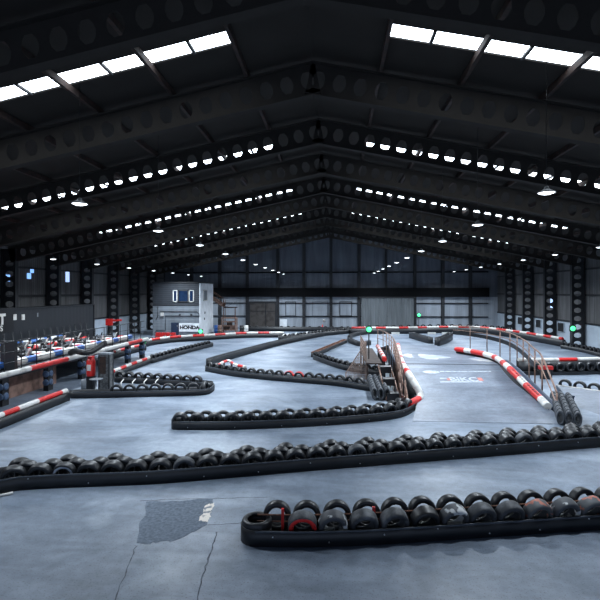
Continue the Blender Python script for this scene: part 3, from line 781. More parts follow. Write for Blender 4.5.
# ------------------------------------------------------------------ far and side track barriers with red and white rails
def crash(label, px, hgt, w, cols, seg, r=.13, round_=True, name='crash_barrier', step=.4, world=None):
    pts = world or [at(x, y) for x, y in px]
    path = smooth_path(pts, step); t = thing(name, label, 'barrier', path[0]); o = path[0]
    m = MB(); ribbon(m, [p - o for p in skirt_loop(path, w, round_, round_)], 0, hgt, .05); m.build('skirt', M['skirt'], t)
    mid = offset(path, w / 2); L = 0; mis = []
    for a, b in zip(mid, mid[1:]): mis.append(cols[int(L / seg) % len(cols)]); L += (b - a).length
    m = MB(); m.tube([p - o + Vector((0, 0, hgt + r * .6)) for p in mid], r, 8, mis=mis); m.build('rail', [M['white'], M['red'], M['blue']], t)
    m = MB(); P = [p - o for p in offset(path, w * .2)]; Q = [p - o for p in offset(path, w * .8)]
    for i in range(len(P) - 1): m.prism([P[i], P[i + 1], Q[i + 1], Q[i]], (0, 0, hgt - .02))
    m.build('core', M['rust_dark'], t)
    return path
pT3 = crash('red and white railed barrier curving in front of the office building', [(134, 351), (150, 346), (174, 342.5), (210, 340.2), (245, 338), (284, 337.6)], .42, .4, (0, 1), 1.25, .14)
pT4 = crash('red and white railed barrier along the gable end and round to the side wall', [(352, 334), (400, 334), (450, 333), (478, 333.5), (500, 336), (525, 340), (560, 346.5)], .62, .5, (1, 0), 1.3, .14)
# tyres showing above the rails
tyre_row(pT4, .85, .45, .95, 2.2, 20.5, 'far', 0, 'the big sliding door', 'row', 'gable end barrier', 'tyres behind the gable end rail', .1)
tb = MB(); P = offset(pT4, .62); Q = offset(pT4, 1.08)
for i in range(len(P) - 8):
    if P[i].x < 17: tb.prism([P[i], P[i + 1], Q[i + 1], Q[i]], (0, 0, .44))
tag(tb.build('tyre_shelf', M['rust_dark']), 'low dark ledge carrying tyres behind the gable end rail', 'ledge')
tyre_row(pT3, .75, .1, .85, 5.0, -2.6, 'far', 0, 'the office corner', 'row', 'office front barrier', 'tyres behind the office front rail', .1)
tb = MB(); P = offset(pT3, .52); Q = offset(pT3, .98)
for i in range(len(P) - 6): tb.prism([P[i], P[i + 1], Q[i + 1], Q[i]], (0, 0, .09))
tag(tb.build('tyre_shelf', M['rust_dark']), 'low dark ledge carrying tyres behind the office front rail', 'ledge')
# far straight barrier between the rails (dark, with pale clutter on top)
Fp = [(284, 341), (300, 339.2), (330, 335.5), (358, 333)]
pF = barrier('tyre_barrier', 'dark tyre barrier on the straight in front of the gable wall', 'barrier', Fp, .7, .5, .5, True, True, lip=False)
tyre_row(pF, .35, .08, .62, .4, -.2, 'far', .05, 'the rail end', 'row', 'barrier on the far straight', 'tyres of the far straight barrier', .04, pick={0: ('far_white', 'white treaded'), 1: ('far_white', 'white treaded'), 3: ('far_white', 'white treaded'), 6: ('far_white', 'white treaded')})
pG = barrier('tyre_barrier', 'low dark tyre barrier along the foot of the gable wall', 'barrier', None, .6, .55, .6, True, True, lip=False, world=[Vector((-11.0, 57.2, 0)), Vector((-5.4, 57.2, 0)), Vector((-2, 57.3, 0)), Vector((2.2, 57.2, 0))])
tyre_row(pG, .3, .1, .95, .4, -.3, 'far', 0, 'the brown door', 'row', 'gable wall foot barrier', 'tyres along the gable wall foot', .2)
barrier('track_barrier', 'short dark barrier on the floor beyond the landing', 'barrier', [(428, 343.5), (419, 341), (409, 338)][::-1], .5, .6, .4, True, True)
barrier('track_barrier', 'short dark barrier at the landing corner by the handrail', 'barrier', [(440, 346), (448, 343), (453, 339.5)], .5, .75, .4, True, True)

# right-hand barriers
pT5 = crash('white and red railed tyre barrier behind the tan handrail', [(520, 374.5), (560, 374.5), (600, 373.5), (640, 372.5)], .78, .5, (0, 0, 0, 1, 1, 0, 0, 1, 1), .72, .12, False)
for i, (p, d) in enumerate(row_points(offset(pT5, -.13), 1.0, -.3, .66)):
    put_tyre('mid', p + Vector((0, 0, .46)), d, .1, 'black tyre, %s from the handrail, hung on the white railed barrier' % nth(i), 'tyres on the white railed barrier', scale=.95); NT[0] += 1
m = MB(); P = offset(pT5, -.26); Q = offset(pT5, -.01)
for i in range(len(P) - 1): m.prism([P[i], P[i + 1], Q[i + 1], Q[i]], (0, 0, .19))
tag(m.build('tyre_shelf', M['skirt']), 'low black ledge carrying tyres under the white rail', 'ledge')
lr = thing('low_ramp', 'low grey ramp with a white edge beside the blue box', 'ramp', at(600, 400))
q = [at(556, 385, .3), at(600, 391, .3), at(640, 397, .3), at(640, 430, .0), at(576, 406, .0)]
m = MB(); P = [p - lr.location for p in q]; top = P; bot = [Vector((p.x, p.y, 0)) for p in P]
m.add([tuple(p) for p in top] + [tuple(b - Vector((0, 0, .0))) for b in bot[:3]], [(0, 1, 2, 3, 4), (0, 5, 6, 1), (1, 6, 7, 2), (0, 4, 5), (2, 7, 3), (3, 7, 6, 5, 4)]); m.build('deck', M['ramp'], lr)
m = MB(); e = [p + Vector((0, -.06, .004)) for p in P[:3]]; m.tube(e, .035, 8); m.build('white_edge', M['white'], lr)
p6 = offset(smooth_path([Vector((p.x, p.y, 0)) for p in q[:3]], .3), .14)
tyre_row(p6, .2, .0, .66, .3, -.1, 'mid', .1, 'the blue box', 'row', 'tyres behind the low ramp', 'tyres behind the low ramp', .03)
m = MB(); a = at(566, 404.5); m.box((0, 0, .19), (.52, .34, .38)); m.box((0, 0, .40), (.56, .38, .05)); o = m.build('blue_box', M['navy'], None, a); tag(o, 'dark blue box on the floor at the handrail end', 'box')
t = thing('red_marker_block', 'small red block on a dark stand below the tan handrail', 'block', at(546, 379))
m = MB(); m.b2((-.4, -.12, .55), (.35, .12, .75)); m.build('block', M['red'], t)
m = MB(); m.b2((-.3, -.1, 0), (.3, .1, .55)); m.build('stand', M['skirt'], t)
pRw = barrier('tyre_barrier', 'low black tyre barrier along the pale side wall panels', 'barrier', [(561, 348.5), (580, 352), (600, 357), (618, 361)], .5, .3, .5, True, False, lip=False)
tyre_row(pRw, .25, .02, .62, .2, -.1, 'far', 0, 'the rail end', 'row', 'barrier along the pale panels', 'tyres along the pale panels', .05)

# ------------------------------------------------------------------ left side: raised kart platform
PX = -14.3
pf = thing('platform', 'raised kart platform with posts and a brown panelled underside', 'platform', (PX, 24, 0))
y0, y1 = 11.5, 34.2
m = MB(); m.b2((-7.3, y0 - 24, 1.18), (0, y1 - 24, 1.33)); m.build('deck', M['steel'], pf)
m = MB(); m.b2((-.9, y0 - 24, .0), (-.82, 24.0 - 24, 1.18)); m.build('back_panel', M['wood'], pf)
posts = [15.6, 19.1, 22.3, 25.4, 28.7, 31.3, 33.7]
for i, y in enumerate(posts):
    m = MB(); m.b2((-.30, y - 24 - .20, 0), (-.04, y - 24 + .20, 1.18)); po = m.build('post', M['black'], pf)
    for dx, z in ((-.0, .42), (-.0, .85)):
        d = MB(); d.lathe([(0, .05), (.10, .048), (.15, .03), (.165, 0), (.165, -.02), (0, -.02)], 20, 'Y'); R = Matrix.Translation((dx - .17, y - 24 - .21, z)) @ Matrix.Rotation(pi, 4, 'Z')
        me = d.mesh('disc', M['pod']); me.transform(R); o = bpy.data.objects.new('disc', me); C.objects.link(o); o.parent = po
        d = MB(); d.lathe([(0, .05), (.10, .048), (.15, .03), (.165, 0), (.165, -.02), (0, -.02)], 20, 'Y')
        me = d.mesh('disc', M['pod']); me.transform(Matrix.Translation((-.03, y - 24, z)) @ Matrix.Rotation(-pi / 2, 4, 'Z')); o = bpy.data.objects.new('disc', me); C.objects.link(o); o.parent = po
ep = [Vector((PX + .03, y0 + (y1 - y0) * k / 60, 1.38)) for k in range(61)]
# coloured lengths as read along the beam: long white, red, white ...
cols = []
for p in ep[:-1]:
    y = p.y; cols.append(1 if (20.4 < y < 23.6 or 30.6 < y < 32.9 or 13.5 < y < 16) else 0)
eb = MB(); eb.tube([Vector(p) - Vector((PX, 24, 0)) for p in ep], .125, 10, mis=cols); eb.build('edge_rail', [M['white'], M['red']], pf)
rt_ = [Vector((PX - .2, y, 2.74)) for y in (y0, 20, 27, y1)]
railing('handrail', 'dark thin handrail along the raised kart platform', rt_, lambda p: 1.33, 1.1, (.35, .68), .022, 'steel', foot=lambda p: 1.33)
# dark board pillar standing behind the railing (photo left)
y = atX(11, PX - .8); m = MB(); m.b2((-.35, -.1, 0), (.35, .1, 1.35)); o = m.build('board_pillar', M['steel'], None, (PX - .9, y, 1.33)); tag(o, 'dark square pillar standing behind the platform handrail', 'pillar')
t_, _ = rail_tube('padded_rail', 'white and blue padded tube along the raised kart platform', [Vector((PX - 1.2, y, 1.56)) for y in (y0, 18, 24, 30, y1 - .2)], .17, .75, (0, 0, 2), step=.25)
t_, _ = rail_tube('padded_rail', 'far white and blue padded tube behind the rows of karts', [Vector((PX - 6.7, y, 1.5)) for y in (16, 24, 30, y1 - .2)], .17, .75, (0, 2), step=.25)
# karts
def kart():
    t = thing('kart', 'kart', 'kart')
    m = MB(); m.b2((-.62, -.9, .06), (.62, .8, .11)); m.bar((-.6, -.9, .1), (-.6, .8, .1), .05); m.bar((.6, -.9, .1), (.6, .8, .1), .05); m.build('chassis', M['steel'], t)
    m = MB(); m.lathe([(.0, 0), (.05, -.0), (.14, 0), (.15, -.13), (.13, -.14), (.06, -.10), (0, -.10)], 14, 'Y'); wm = m.mesh('wheel', M['rubber'])
    for sx, sy in ((-1, .55), (1, .55), (-1, -.6), (1, -.6)):
        o = bpy.data.objects.new('wheel', wm); C.objects.link(o); o.parent = t; o.location = (sx * .56, sy, .15); o.rotation_euler.z = -sx * pi / 2
    m = MB(); m.tube([(-.66, -.35, .2), (-.66, .3, .2)], .13, 8); m.build('side_pod', M['black'], t)
    m = MB(); m.tube([(.66, -.35, .2), (.66, .3, .2)], .13, 8); m.build('side_pod', M['white'], t)
    m = MB(); m.tube([(-.6, .75, .2), (-.45, .98, .22), (0, 1.05, .22), (.45, .98, .22), (.6, .75, .2)], .12, 8); m.build('nose', M['red'], t)
    m = MB(); m.prism([(-.18, .42, .2), (.18, .42, .2), (.14, .6, .62), (-.14, .6, .62)], (0, .06, 0)); m.build('number_panel', M['white'], t)
    m = MB(); m.box((0, -.2, .2), (.4, .45, .07)); m.box((0, -.45, .42), (.42, .07, .48), R=Matrix.Rotation(-.3, 3, 'X')); m.build('seat', M['black'], t)
    m = MB(); m.tube([(0, .18, .55), (0, .5, .25)], .018, 6); m.tube([(.14 * cos(a), .16 + .06 * sin(a), .55 + .12 * sin(a)) for a in [2 * pi * k / 12 for k in range(13)]], .018, 6, cap=False); m.build('steering_wheel', M['black'], t)
    m = MB(); m.box((.38, -.55, .3), (.26, .3, .3)); m.build('engine', M['galv'], t)
    m = MB(); m.tube([(-.6, -.85, .24), (-.4, -1.0, .26), (.4, -1.0, .26), (.6, -.85, .24)], .1, 8); m.build('rear_bumper', M['black'], t)
    return t
kp = kart(); i = 0
for r_, X in enumerate((PX - 2.5, PX - 4.95)):
    for k in range(9):
        y = 17.4 + 1.95 * k - .6 * r_
        lab = '%s parked red and white kart from the frame edge, %s row on the platform' % (nth(k), ['tube side', 'container side'][r_])
        if i == 0: kp.location = (X, y, 1.33); kp.rotation_euler.z = radians(-70); kp['label'] = lab; kp['group'] = 'karts parked on the platform'
        else: dup(kp, (X, y, 1.33), (0, 0, radians(-70 + random.uniform(-8, 8))), lab, 'karts parked on the platform')
        i += 1
# dark container behind, with white lettering and two white plates
ct = thing('container', 'long dark container behind the parked karts with white lettering', 'container', (-22.5, 33, 0))
yend = atX(93, -22.4); XC = -22.3
m = MB(); m.b2((-1.2, y0 - 33, 0), (.2, yend - 33, 3.82)); m.build('body', M['container'], ct)
m = MB(); m.b2((.2, y0 - 33, 3.72), (.26, yend - 33, 3.84)); m.b2((.2, yend - 33 - .1, 0), (.26, yend - 33, 3.84)); m.build('frame', M['skirt'], ct)
def on_cont(px, py): Y, Z = atX(px, XC, py); return Y, Z
Rt = Matrix(((0, 0, 1, 0), (1, 0, 0, 0), (0, 1, 0, 0), (0, 0, 0, 1)))   # text x -> +Y, y -> +Z, normal -> +X
yy, zz = on_cont(0, 319.2); m = MB(); m.b2((.2, yy - 33 - 2.6, zz - .95), (.225, yy - 33 + 1.3, zz + .75)); m.build('sign_board', M['black'], ct)
text_part('lettering', 'KART', M['white'], ct, Matrix.Translation((.235, yy - 33 - .75, zz - .05)) @ Rt, .95, .008, .05)
text_part('lettering', 'GYMS', M['white'], ct, Matrix.Translation((.235, yy - 33 - .5, zz - .65)) @ Rt, .55, .008, .01)
for px in (14.6, 22.9):
    yy, zz = on_cont(px, 317.2); m = MB(); m.b2((.2, yy - 33 - .16, zz - .2), (.24, yy - 33 + .16, zz + .2)); m.build('plate', M['white'], ct)
yy, zz = on_cont(37.5, 314.8); m = MB(); m.b2((.2, yy - 33 - .06, zz - .15), (.23, yy - 33 + .06, zz + .15)); m.build('latch', M['grey'], ct)
# row of angled slats at the container foot
m = MB()
for k in range(26):
    y = 18 + .85 * k; m.bar((.62, y - 33, 1.6), (.32, y - 33 + .3, 2.15), .05, .1)
m.bar((.6, 18 - 33, 1.63), (.6, 40 - 33, 1.63), .05); m.bar((.6, 18 - 33, 0), (.6, 18 - 33, 1.63), .05); m.bar((.6, 39.5 - 33, 0), (.6, 39.5 - 33, 1.63), .05); m.build('slat_rack', M['skirt'], ct)
# lower red and white barrier in front of the platform
pW = crash('low red and white railed barrier below the raised platform', [(-40, 445), (0, 429.5), (30, 417), (55, 406.5), (70, 400.5)], .38, .35, (1, 0, 1, 0, 1), .95, .11, False)
pW2 = crash('red and white railed barrier leading to the wedge of tyres', [(110, 380), (121, 375.5), (135, 369.5), (153, 362.5)], .3, .35, (1, 0), .8, .11, True)
pW3 = crash('white and red railed barrier on the track behind the platform posts', [(104, 362), (120, 357), (135, 353), (146, 350.5)], .4, .35, (0, 1), .9, .12, True)
# wedge barrier beside the steel cabinet
Lp = [(73, 398.5), (110, 398), (150, 397), (190, 396), (208, 394.5), (214.5, 390)]
pL = barrier('tyre_barrier', 'black wedge shaped tyre barrier beside the steel cabinet', 'barrier', Lp, .6, .3, .3, True, True)
tyre_row(pL, .28, 0, .595, 1.9, -.5, 'mid', -.02, 'the steel cabinet', 'front row', 'wedge barrier', 'front row tyres of the wedge barrier', .02)
pL2 = barrier('tyre_barrier', 'black back arm of the wedge tyre barrier', 'barrier', [(116, 382.5), (140, 384), (165, 385.5), (188, 387), (205, 388.5)], .55, .3, .3, True, True)
tyre_row(pL2, .25, 0, .592, .1, -.1, 'mid', .12, 'the steel cabinet', 'back row', 'wedge barrier', 'back row tyres of the wedge barrier', .02)
for i in range(4):
    p = at(121 + i * 11.5, 389.5 - i * .3); q = at(126 + i * 11.5, 384.5); q.z = .42; p.z = .36
    m = MB(); m.tube([Vector((p.x, p.y, 0)), Vector((p.x, p.y, .36)), q + (p - q) * .45], .03, 8); tag(m.build('white_stake', M['white']), 'white bent stake, %s from the steel cabinet, between the wedge tyre rows' % nth(i), 'stake', 'white stakes between the wedge tyre rows')
# chain of small tyres running away from the wedge
pL3 = barrier('tyre_barrier', 'long low black tyre barrier running from the red and white rail towards the office', 'barrier', [(154, 363), (180, 355.2), (213, 346.5)], .55, .33, .4, True, True)
tyre_row(pL3, .25, 0, .62, .2, -.1, 'far', .05, 'the red and white rail', 'row', 'the office chain', 'tyres of the low barrier towards the office', .03)
# steel cabinet, red pump, hose, stool, bollard
cb = thing('steel_cabinet', 'tall grey steel mesh cabinet beside the platform posts', 'cabinet', at(106, 391))
m = MB(); m.b2((-.26, -.2, .05), (.26, .2, 1.85)); m.build('body', M['gauze'], cb)
m = MB(); m.b2((-.29, -.23, 1.85), (.29, .23, 1.93)); m.build('lid', M['grey'], cb)
m = MB()
for sx in (-.26, .26):
    for sy in (-.2, .2): m.b2((sx - .03, sy - .03, 0), (sx + .03, sy + .03, 1.86))
m.build('frame', M['steel'], cb)
m = MB(); m.b2((-.22, -.215, .9), (.1, -.2, 1.75)); m.build('mesh_door', M['rust_dark'], cb)
rp = thing('fire_extinguisher', 'tall red extinguisher unit on a dark stand beside the steel cabinet', 'extinguisher', at(91, 391))
m = MB(); m.b2((-.16, -.16, 0), (.16, .16, .75)); m.build('stand', M['skirt'], rp)
m = MB(); m.lathe([(0, .75), (.19, .76), (.21, .82), (.21, 1.5), (.16, 1.62), (.06, 1.68), (0, 1.68)], 20); m.build('cylinder', M['red'], rp)
m = MB(); m.b2((-.05, -.22, 1.66), (.16, .05, 1.76)); m.build('handle', M['red'], rp)
m = MB(); m.b2((-.1, -.225, 1.05), (.1, -.2, 1.35)); m.build('sticker', M['white'], rp)
hs = [Vector((PX - .15, 24.2, 1.6)), Vector((PX + .15, 24.1, 1.75)), at(84, 352.5, 1.75), at(90, 352, 1.75), at(97, 348.5, 1.9), at(103, 344, 2.1), at(106, 343, 2.15)]
pp = smooth_path(hs, .06); m = MB(); m.tube(pp, [.15 + .015 * (k % 2) for k in range(len(pp))], 12); o = m.build('flexible_hose', M['black']); tag(o, 'black ribbed flexible hose draped over the platform rail and steel cabinet', 'hose')
stl = thing('pedestal_table', 'small round pale pedestal table in front of the steel cabinet', 'table', at(96, 394))
m = MB(); m.lathe([(0, .72), (.3, .72), (.31, .75), (0, .76)], 20); m.build('table_top', M['grey'], stl)
m = MB(); m.lathe([(0, 0), (.2, 0), (.18, .03), (.035, .06), (.035, .72), (0, .72)], 14); m.build('pedestal', M['galv'], stl)
m = MB(); m.lathe([(0, 0), (.12, 0), (.12, .62), (.1, .68), (0, .70)], 16); o = m.build('bollard', M['grey'], None, at(83.5, 393.5)); tag(o, 'short grey round bollard beside the pedestal table', 'bollard')
# red hoist bracket on a west column, marshal lamp
t = thing('hoist', 'red hoist with a jib arm on a dark mast behind the platform end', 'hoist', (-20.6, 41.5, 0))
X_, Z_ = atY(111, 322, 41.5); t.location.x = X_
m = MB(); m.b2((-.12, -.12, 0), (.12, .12, Z_ + .3)); m.build('mast', M['steel'], t)
m = MB(); m.b2((-.35, -.35, Z_ - .3), (.25, -.1, Z_ + .3)); m.build('winch', M['red'], t)
m = MB(); m.bar((.2, -.22, Z_ + .15), (1.1, -.22, Z_ + .2), .14, .18); m.build('jib', M['red'], t)

# green marshal lights
for (px, py, Y, lab) in ((370, 329.5, 27.0, 'bright green marshal light on a post above the plywood walkway'), (419, 315, 60, 'green marshal light on a pole before the gable wall'),
                         (573, 328.5, 41.0, 'green marshal light on a pole before a side wall column'), (200.5, 331.5, 49.6, 'green marshal light beside the white banner')):
    X, Z = atY(px, py, Y); zf = 1.06 if Y == 27.0 else 0
    if Y == 27.0: X = 2.0
    t = thing('marshal_light', lab, 'light', (X, Y, zf), 0, 'green marshal lights'); h_ = Z - zf
    m = MB(); m.tube([(0, .1, 0), (0, .1, h_ + .1)], .035, 8); m.build('pole', M['steel'], t)
    r = .15 if Y < 30 else .22
    m = MB(); m.box((0, .06, h_), (r * 2.3, .1, r * 2.3)); m.build('housing', M['black'], t)
    m = MB(); m.lathe([(0, -.07), (r * .6, -.05), (r, 0), (r, .02), (0, .02)], 16, 'Y', (0, 0, h_)); m.build('lens', M['green_light'], t)
t = thing('marshal_sign', 'green and white marshal sign at the end of the platform', 'panel', (atY(142, 341, 35)[0], 35, 0))
z = atY(142, 341, 35)[1]
m = MB(); m.b2((-.3, -.02, z - .25), (.0, .02, z + .25)); m.build('white_half', M['white'], t)
gm = mat('green_plastic', (40, 160, 96), .5)
m = MB(); m.b2((.0, -.02, z - .25), (.3, .02, z + .25)); m.build('green_half', gm, t)
m = MB(); m.b2((-.04, .02, 0), (.04, .08, z + .2)); m.build('post', M['black'], t)

# ------------------------------------------------------------------ office building at the far left corner
ob = thing('office_building', 'two storey grey office block with dark upper boarding and white side face', 'building', (-17.8, 50.9, 0))
bx0, bx1, by0, by1, bh = -20.6, -15.1, 50.9, 56.4, 5.95
O = Vector((-17.8, 50.9, 0))
m = MB(); m.b2((bx0 - O.x, 0, 0), (bx1 - O.x - .1, by1 - by0, 3.45)); m.build('ground_floor_wall', M['brick'], ob)
m = MB(); m.b2((bx0 - O.x, 0, 3.45), (bx1 - O.x - .1, by1 - by0, bh)); m.build('upper_wall', M['office_dark'], ob)
m = MB(); m.b2((bx1 - O.x - .1, -.02, 0), (bx1 - O.x, by1 - by0, bh)); m.build('side_wall', M['office_white'], ob)
m = MB(); m.b2((bx0 - O.x - .1, -.1, bh), (bx1 - O.x + .1, by1 - by0 + .1, bh + .14)); m.build('roof', M['steel'], ob)
m = MB(); m.b2((bx0 - O.x, -.05, 3.4), (bx1 - O.x - .1, 0, 3.5)); m.build('band', M['steel'], ob)
def off(px, py): X, Z = atY(px, py, by0); return X - O.x, Z
for a, b in ((173, 177.5), (178, 188.5), (189, 194)):
    xa, zb = off(a, 302); xb, zt = off(b, 290); f = MB(); th = .1
    for q in (((xa, zb), (xa + th, zt)), ((xb - th, zb), (xb, zt)), ((xa, zt - th), (xb, zt)), ((xa, zb), (xb, zb + th))): f.b2((q[0][0], -.08, q[0][1]), (q[1][0], 0, q[1][1]))
    w = f.build('window_frame', M['white'] if b - a < 6 else M['steel'], ob); g = MB(); g.b2((xa + th, -.03, zb + th), (xb - th, -.001, zt - th)); g.build('pane', M['glass'], w)
f = MB(); 
for z0_, z1_, ya, yb in ((3.9, 5.2, 1.2, 1.35), (3.9, 5.2, 2.6, 2.75), (3.9, 4.0, 1.2, 2.75), (5.1, 5.2, 1.2, 2.75)): f.b2((bx1 - O.x, ya, z0_), (bx1 - O.x + .06, yb, z1_))
w = f.build('window_frame', M['white'], ob); g = MB(); g.b2((bx1 - O.x, 1.35, 4.0), (bx1 - O.x + .03, 2.6, 5.1)); g.build('pane', M['grey'], w)
xa, za = off(171.3, 336); xb, zb = off(179, 322.5); m = MB(); m.b2((xa, -.1, 0), (xb, 0, zb)); d = m.build('door', M['navy'], ob)
m = MB(); m.b2((xb - .2, -.16, 1.0), (xb - .12, -.1, 1.2)); m.build('handle', M['galv'], d)
def pipe(pts, r=.035):
    m = MB(); m.tube([(off(x, y)[0], -.05, off(x, y)[1]) for x, y in pts], r, 6); m.build('pipe', M['steel'], ob)
pipe([(160, 311.5), (197, 311.5), (199.5, 315)]); pipe([(155, 333), (156.5, 330.5), (165.5, 330.5), (165.5, 316), (199.5, 316)]); pipe([(158, 306), (158, 316), (156, 320)])
xa, za = off(161, 316); xb, zb = off(164, 312.5); m = MB(); m.b2((xa, -.2, za), (xb, 0, zb)); m.build('meter_box', M['white'], ob)
for px in (180, 191.5): 
    xa, za = off(px, 314.8); m = MB(); m.box((xa, -.1, za), (.18, .16, .18)); m.build('junction_box', M['steel'], ob)
for z in (1.7, 2.4):
    m = MB(); m.b2((bx1 - O.x, 1.0 + z * .3, z), (bx1 - O.x + .05, 1.2 + z * .3, z + .25)); m.build('vent', M['steel'], ob)
bn = thing('banner', 'white sponsor banner with dark lettering on the office wall', 'banner', (0, by0 - .12, 0))
xa, za = off(179.5, 331.5); xb, zb = off(199.5, 323.2)
m = MB(); m.b2((xa + O.x, -.02, za), (xb + O.x, .02, zb)); m.build('sheet', M['office_white'], bn)
Rb = Matrix.Rotation(pi / 2, 4, 'X')
cx, cz = atY(189.5, 327.6, by0 - .14)
text_part('lettering', 'HONDA', M['sign_dark'], bn, Matrix.Translation((cx, -.026, cz)) @ Rb @ Matrix.Diagonal((1.2, 1, 1, 1)), .5, .004, .03)
cx, cz = atY(187.5, 325.1, by0 - .14)
m = MB(); m.b2((cx - .62, -.026, cz - .03), (cx + .62, -.02, cz + .03)); m.build('printed_line', M['sign_dark'], bn)
# red blocks beside the office
for i in range(4):
    p = at(157.5 + 5.2 * i, 337.8); m = MB(); m.prism([(-.28, -.2, 0), (.28, -.2, 0), (.2, -.2, .55), (-.2, -.2, .55)], (0, .4, 0)); m.b2((-.12, -.22, .2), (.12, .22, .32))
    o = m.build('barrier_block', M['red'], None, (p.x, 48.6, 0)); tag(o, 'red plastic barrier block, %s from the platform side, in front of the office' % nth(i), 'block', 'red blocks in front of the office')
# outside stair and rack between office and gable wall
es = thing('steel_stair', 'rusty outside stair descending from the white office side', 'stairs', (-14.2, 57.5, 0))
xa, za = atY(207.5, 293, 57.5); xb, zb = atY(223.5, 303.5, 57.5); xa += 14.2; xb += 14.2
for dy in (0, .9):
    m = MB(); m.bar((xa, dy, za - .3), (xb, dy, zb - .3), .08, .35); m.build('stringer', M['tan'], es)
    m = MB(); m.bar((xa, dy, za + .55), (xb, dy, zb + .5), .05); m.bar((xb, dy, 0), (xb, dy, zb + .5), .08); m.bar((xa, dy, 0), (xa, dy, za + .55), .08); m.build('handrail', M['rust'], es)
for k in range(9):
    f_ = (k + .5) / 9; m = MB(); m.box((xa + (xb - xa) * f_, .45, za - .25 + (zb - za) * f_), (.28, .86, .05)); m.build('tread', M['rust_dark'], es)
m = MB(); m.b2((xb, -.05, zb - .55), (xb + 1.6, .95, zb - .45)); m.build('platform', M['rust_dark'], es)
m = MB(); m.bar((xb + 1.5, 0, 0), (xb + 1.5, 0, zb - .5), .1); m.build('leg', M['rust'], es)
m = MB(); m.bar((xb, .9, zb - .5), (xb + 1.55, .9, zb + .3), .05); m.bar((xb + 1.55, .9, zb - .5), (xb + 1.55, .9, zb + .3), .05); m.build('guard', M['grey'], es)
rk = thing('storage_rack', 'rusty orange storage rack beside the brown door', 'rack', (atY(229.5, 330, 55.5)[0], 55.5, 0))
w_, h_ = .85, atY(229.5, 317.5, 55.5)[1]
for sx in (-w_, w_):
    for sy in (-.4, .4):
        m = MB(); m.b2((sx - .06, sy - .06, 0), (sx + .06, sy + .06, h_)); m.build('upright', M['tan'], rk)
for z in (.3, h_ * .45, h_ * .72, h_ - .05):
    m = MB(); m.b2((-w_, -.42, z - .06), (w_, .42, z + .06)); m.build('shelf', M['tan'], rk)
for i, (x, z, m_) in enumerate(((-.35, .36, 'rust_dark'), (.4, .36, 'wood'), (0, h_ * .45 + .06, 'rust_dark'))):
    m = MB(); m.b2((-.3, -.3, 0), (.3, .3, .4)); m.b2((-.32, -.32, .36), (.32, .32, .42)); o = m.build('crate', M[m_], None, (rk.location.x + x, 55.5, z)); tag(o, ['dark crate at the bottom of the rusty rack, office side', 'brown crate at the bottom of the rusty rack, door side', 'dark crate on the middle shelf of the rusty rack'][i], 'crate', 'crates in the rusty rack')
# drums
for i, (px, lab, m_) in enumerate(((216.5, 'blue drum between office and rusty rack', 'blue'), (219.5, 'rust coloured drum at the foot of the rusty rack', 'tan'), (242, 'black drum between rusty rack and brown door', 'black'), (246, 'white tub beside the brown door', 'white'))):
    X, _ = atY(px, 330, 54.5); m = MB(); m.lathe([(0, 0), (.28, 0), (.28, .28), (.3, .3), (.28, .32), (.28, .6), (.3, .62), (.28, .64), (.28, .92), (.24, .94), (0, .92)], 16)
    o = m.build('drum', M[m_], None, (X, 54.5, 0)); tag(o, lab, 'drum')
# orange cone and round lamp at the gable wall
X, _ = atY(322.5, 330, 58); m = MB(); m.b2((-.24, -.24, 0), (.24, .24, .05)); m.lathe([(.19, .05), (.04, .85), (0, .85)], 14); m.mi = m.mi; o = m.build('traffic_cone', M['red'], None, (X, 58, 0)); tag(o, 'orange red cone before the gable wall', 'cone')
X, Z = atY(324, 320.5, YW); m = MB(); m.lathe([(0, -.12), (.15, -.08), (.2, 0), (0, .0)], 14, 'Y', (0, 0, 0)); o = m.build('wall_light', M['white'], None, (X, YW - .002, Z)); tag(o, 'small round white fitting low on the gable wall', 'fitting')
for i, (px, py) in enumerate(((395, 334.3), (431, 333.4), (445, 333.2))):
    p = at(px, 335.2); m = MB(); m.b2((-.45, -.02, .15), (.45, .02, .38)); m.b2((-.4, .02, 0), (-.34, .05, .3)); m.b2((.34, .02, 0), (.4, .05, .3)); o = m.build('marker_board', M['white'], None, (p.x, p.y - .4, 0)); tag(o, 'low white marker board, %s from the green walkway light, at the gable end barrier' % nth(i), 'board', 'white boards at the gable end barrier')

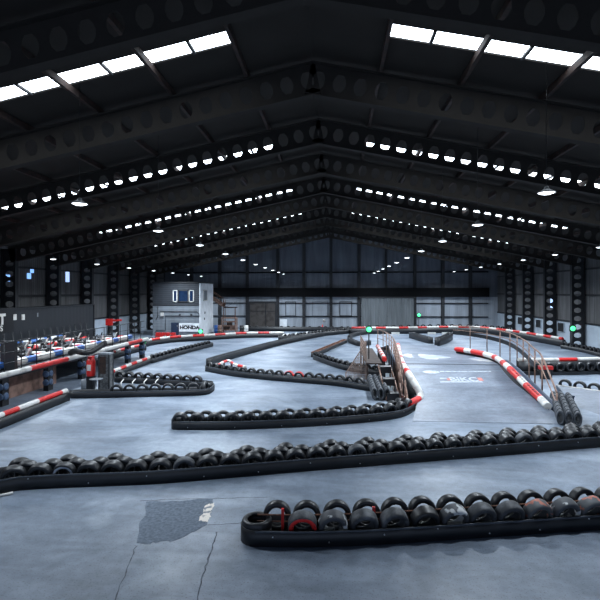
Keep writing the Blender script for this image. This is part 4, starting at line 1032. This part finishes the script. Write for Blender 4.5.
# ------------------------------------------------------------------ floor repairs
def patch(name, label, px, mt, th=.004, jag=.06, seed=1):
    rnd = random.Random(seed); P = [at(x, y) for x, y in px]; Q = []
    for a, b in zip(P, P[1:] + P[:1]):
        for k in range(8): q = a.lerp(b, k / 8); Q.append(q + Vector((rnd.uniform(-jag, jag), rnd.uniform(-jag, jag), 0)) * (1 if k else .3))
    m = MB(); m.prism([(q.x, q.y, .0005) for q in Q], (0, 0, th)); o = m.build(name, M[mt]); tag(o, label, 'floor patch', kind='structure')
patch('floor_patch', 'rough dark asphalt repair patch in the floor', [(137, 543), (146, 502), (213, 499), (207, 525), (170, 542)], 'asphalt', seed=3)
patch('floor_patch', 'pale plaster spill at the edge of the asphalt patch', [(199, 521), (206, 505), (214, 503), (211, 513), (208, 522)], 'whitewash', .0065, .03, 4)
def crack(label, px, w, seed):
    rnd = random.Random(seed); P = resample([at(x, y) for x, y in px], .12); m = MB()
    L = []; R = []
    for i, p in enumerate(P):
        a, b = P[max(0, i - 1)], P[min(len(P) - 1, i + 1)]; d = (b - a).normalized(); nn = Vector((-d.y, d.x, 0)); j = rnd.uniform(-.02, .02); ww = w * rnd.uniform(.4, 1.3)
        L.append(p + nn * (j + ww / 2)); R.append(p + nn * (j - ww / 2))
    for i in range(len(P) - 1): m.prism([L[i], L[i + 1], R[i + 1], R[i]], (0, 0, .003))
    o = m.build('floor_crack', M['crack']); tag(o, label, 'floor crack', kind='structure')
crack('dark floor crack running towards the camera from the asphalt patch', [(217, 532), (213, 545), (204, 572), (197, 602)], .028, 1)
crack('dark floor crack below the left corner of the asphalt patch', [(136, 546), (128, 566), (118, 592), (110, 615)], .022, 2)
crack('thin straight floor joint along the top of the asphalt patch', [(140, 501), (180, 499), (215, 498.5), (268, 497)], .014, 5)
crack('thin floor joint leading to the belt end', [(208, 525), (225, 524), (242, 523)], .01, 6)

# ------------------------------------------------------------------ camera, world, view
cd = bpy.data.cameras.new('camera'); cd.sensor_width = 36; cd.lens = F / 600 * 36; cd.shift_y = -(300 - HZ) / 600; cd.clip_end = 300; cd.clip_start = .1
co = bpy.data.objects.new('camera', cd); C.objects.link(co); co.location = (0, 0, H); co.rotation_euler = (pi / 2, 0, YAW)
sc = bpy.context.scene; sc.camera = co
w = bpy.data.worlds.new('world'); sc.world = w; w.use_nodes = True
w.node_tree.nodes['Background'].inputs[0].default_value = (.55, .7, 1, 1); w.node_tree.nodes['Background'].inputs[1].default_value = 1.2
sc.view_settings.view_transform = 'Standard'; sc.view_settings.look = 'None'; sc.view_settings.exposure = 0; sc.view_settings.gamma = 1
try: sc.view_settings.use_curve_mapping = False
except Exception: pass
print('TYRES', NT[0], 'objects', len(bpy.data.objects))
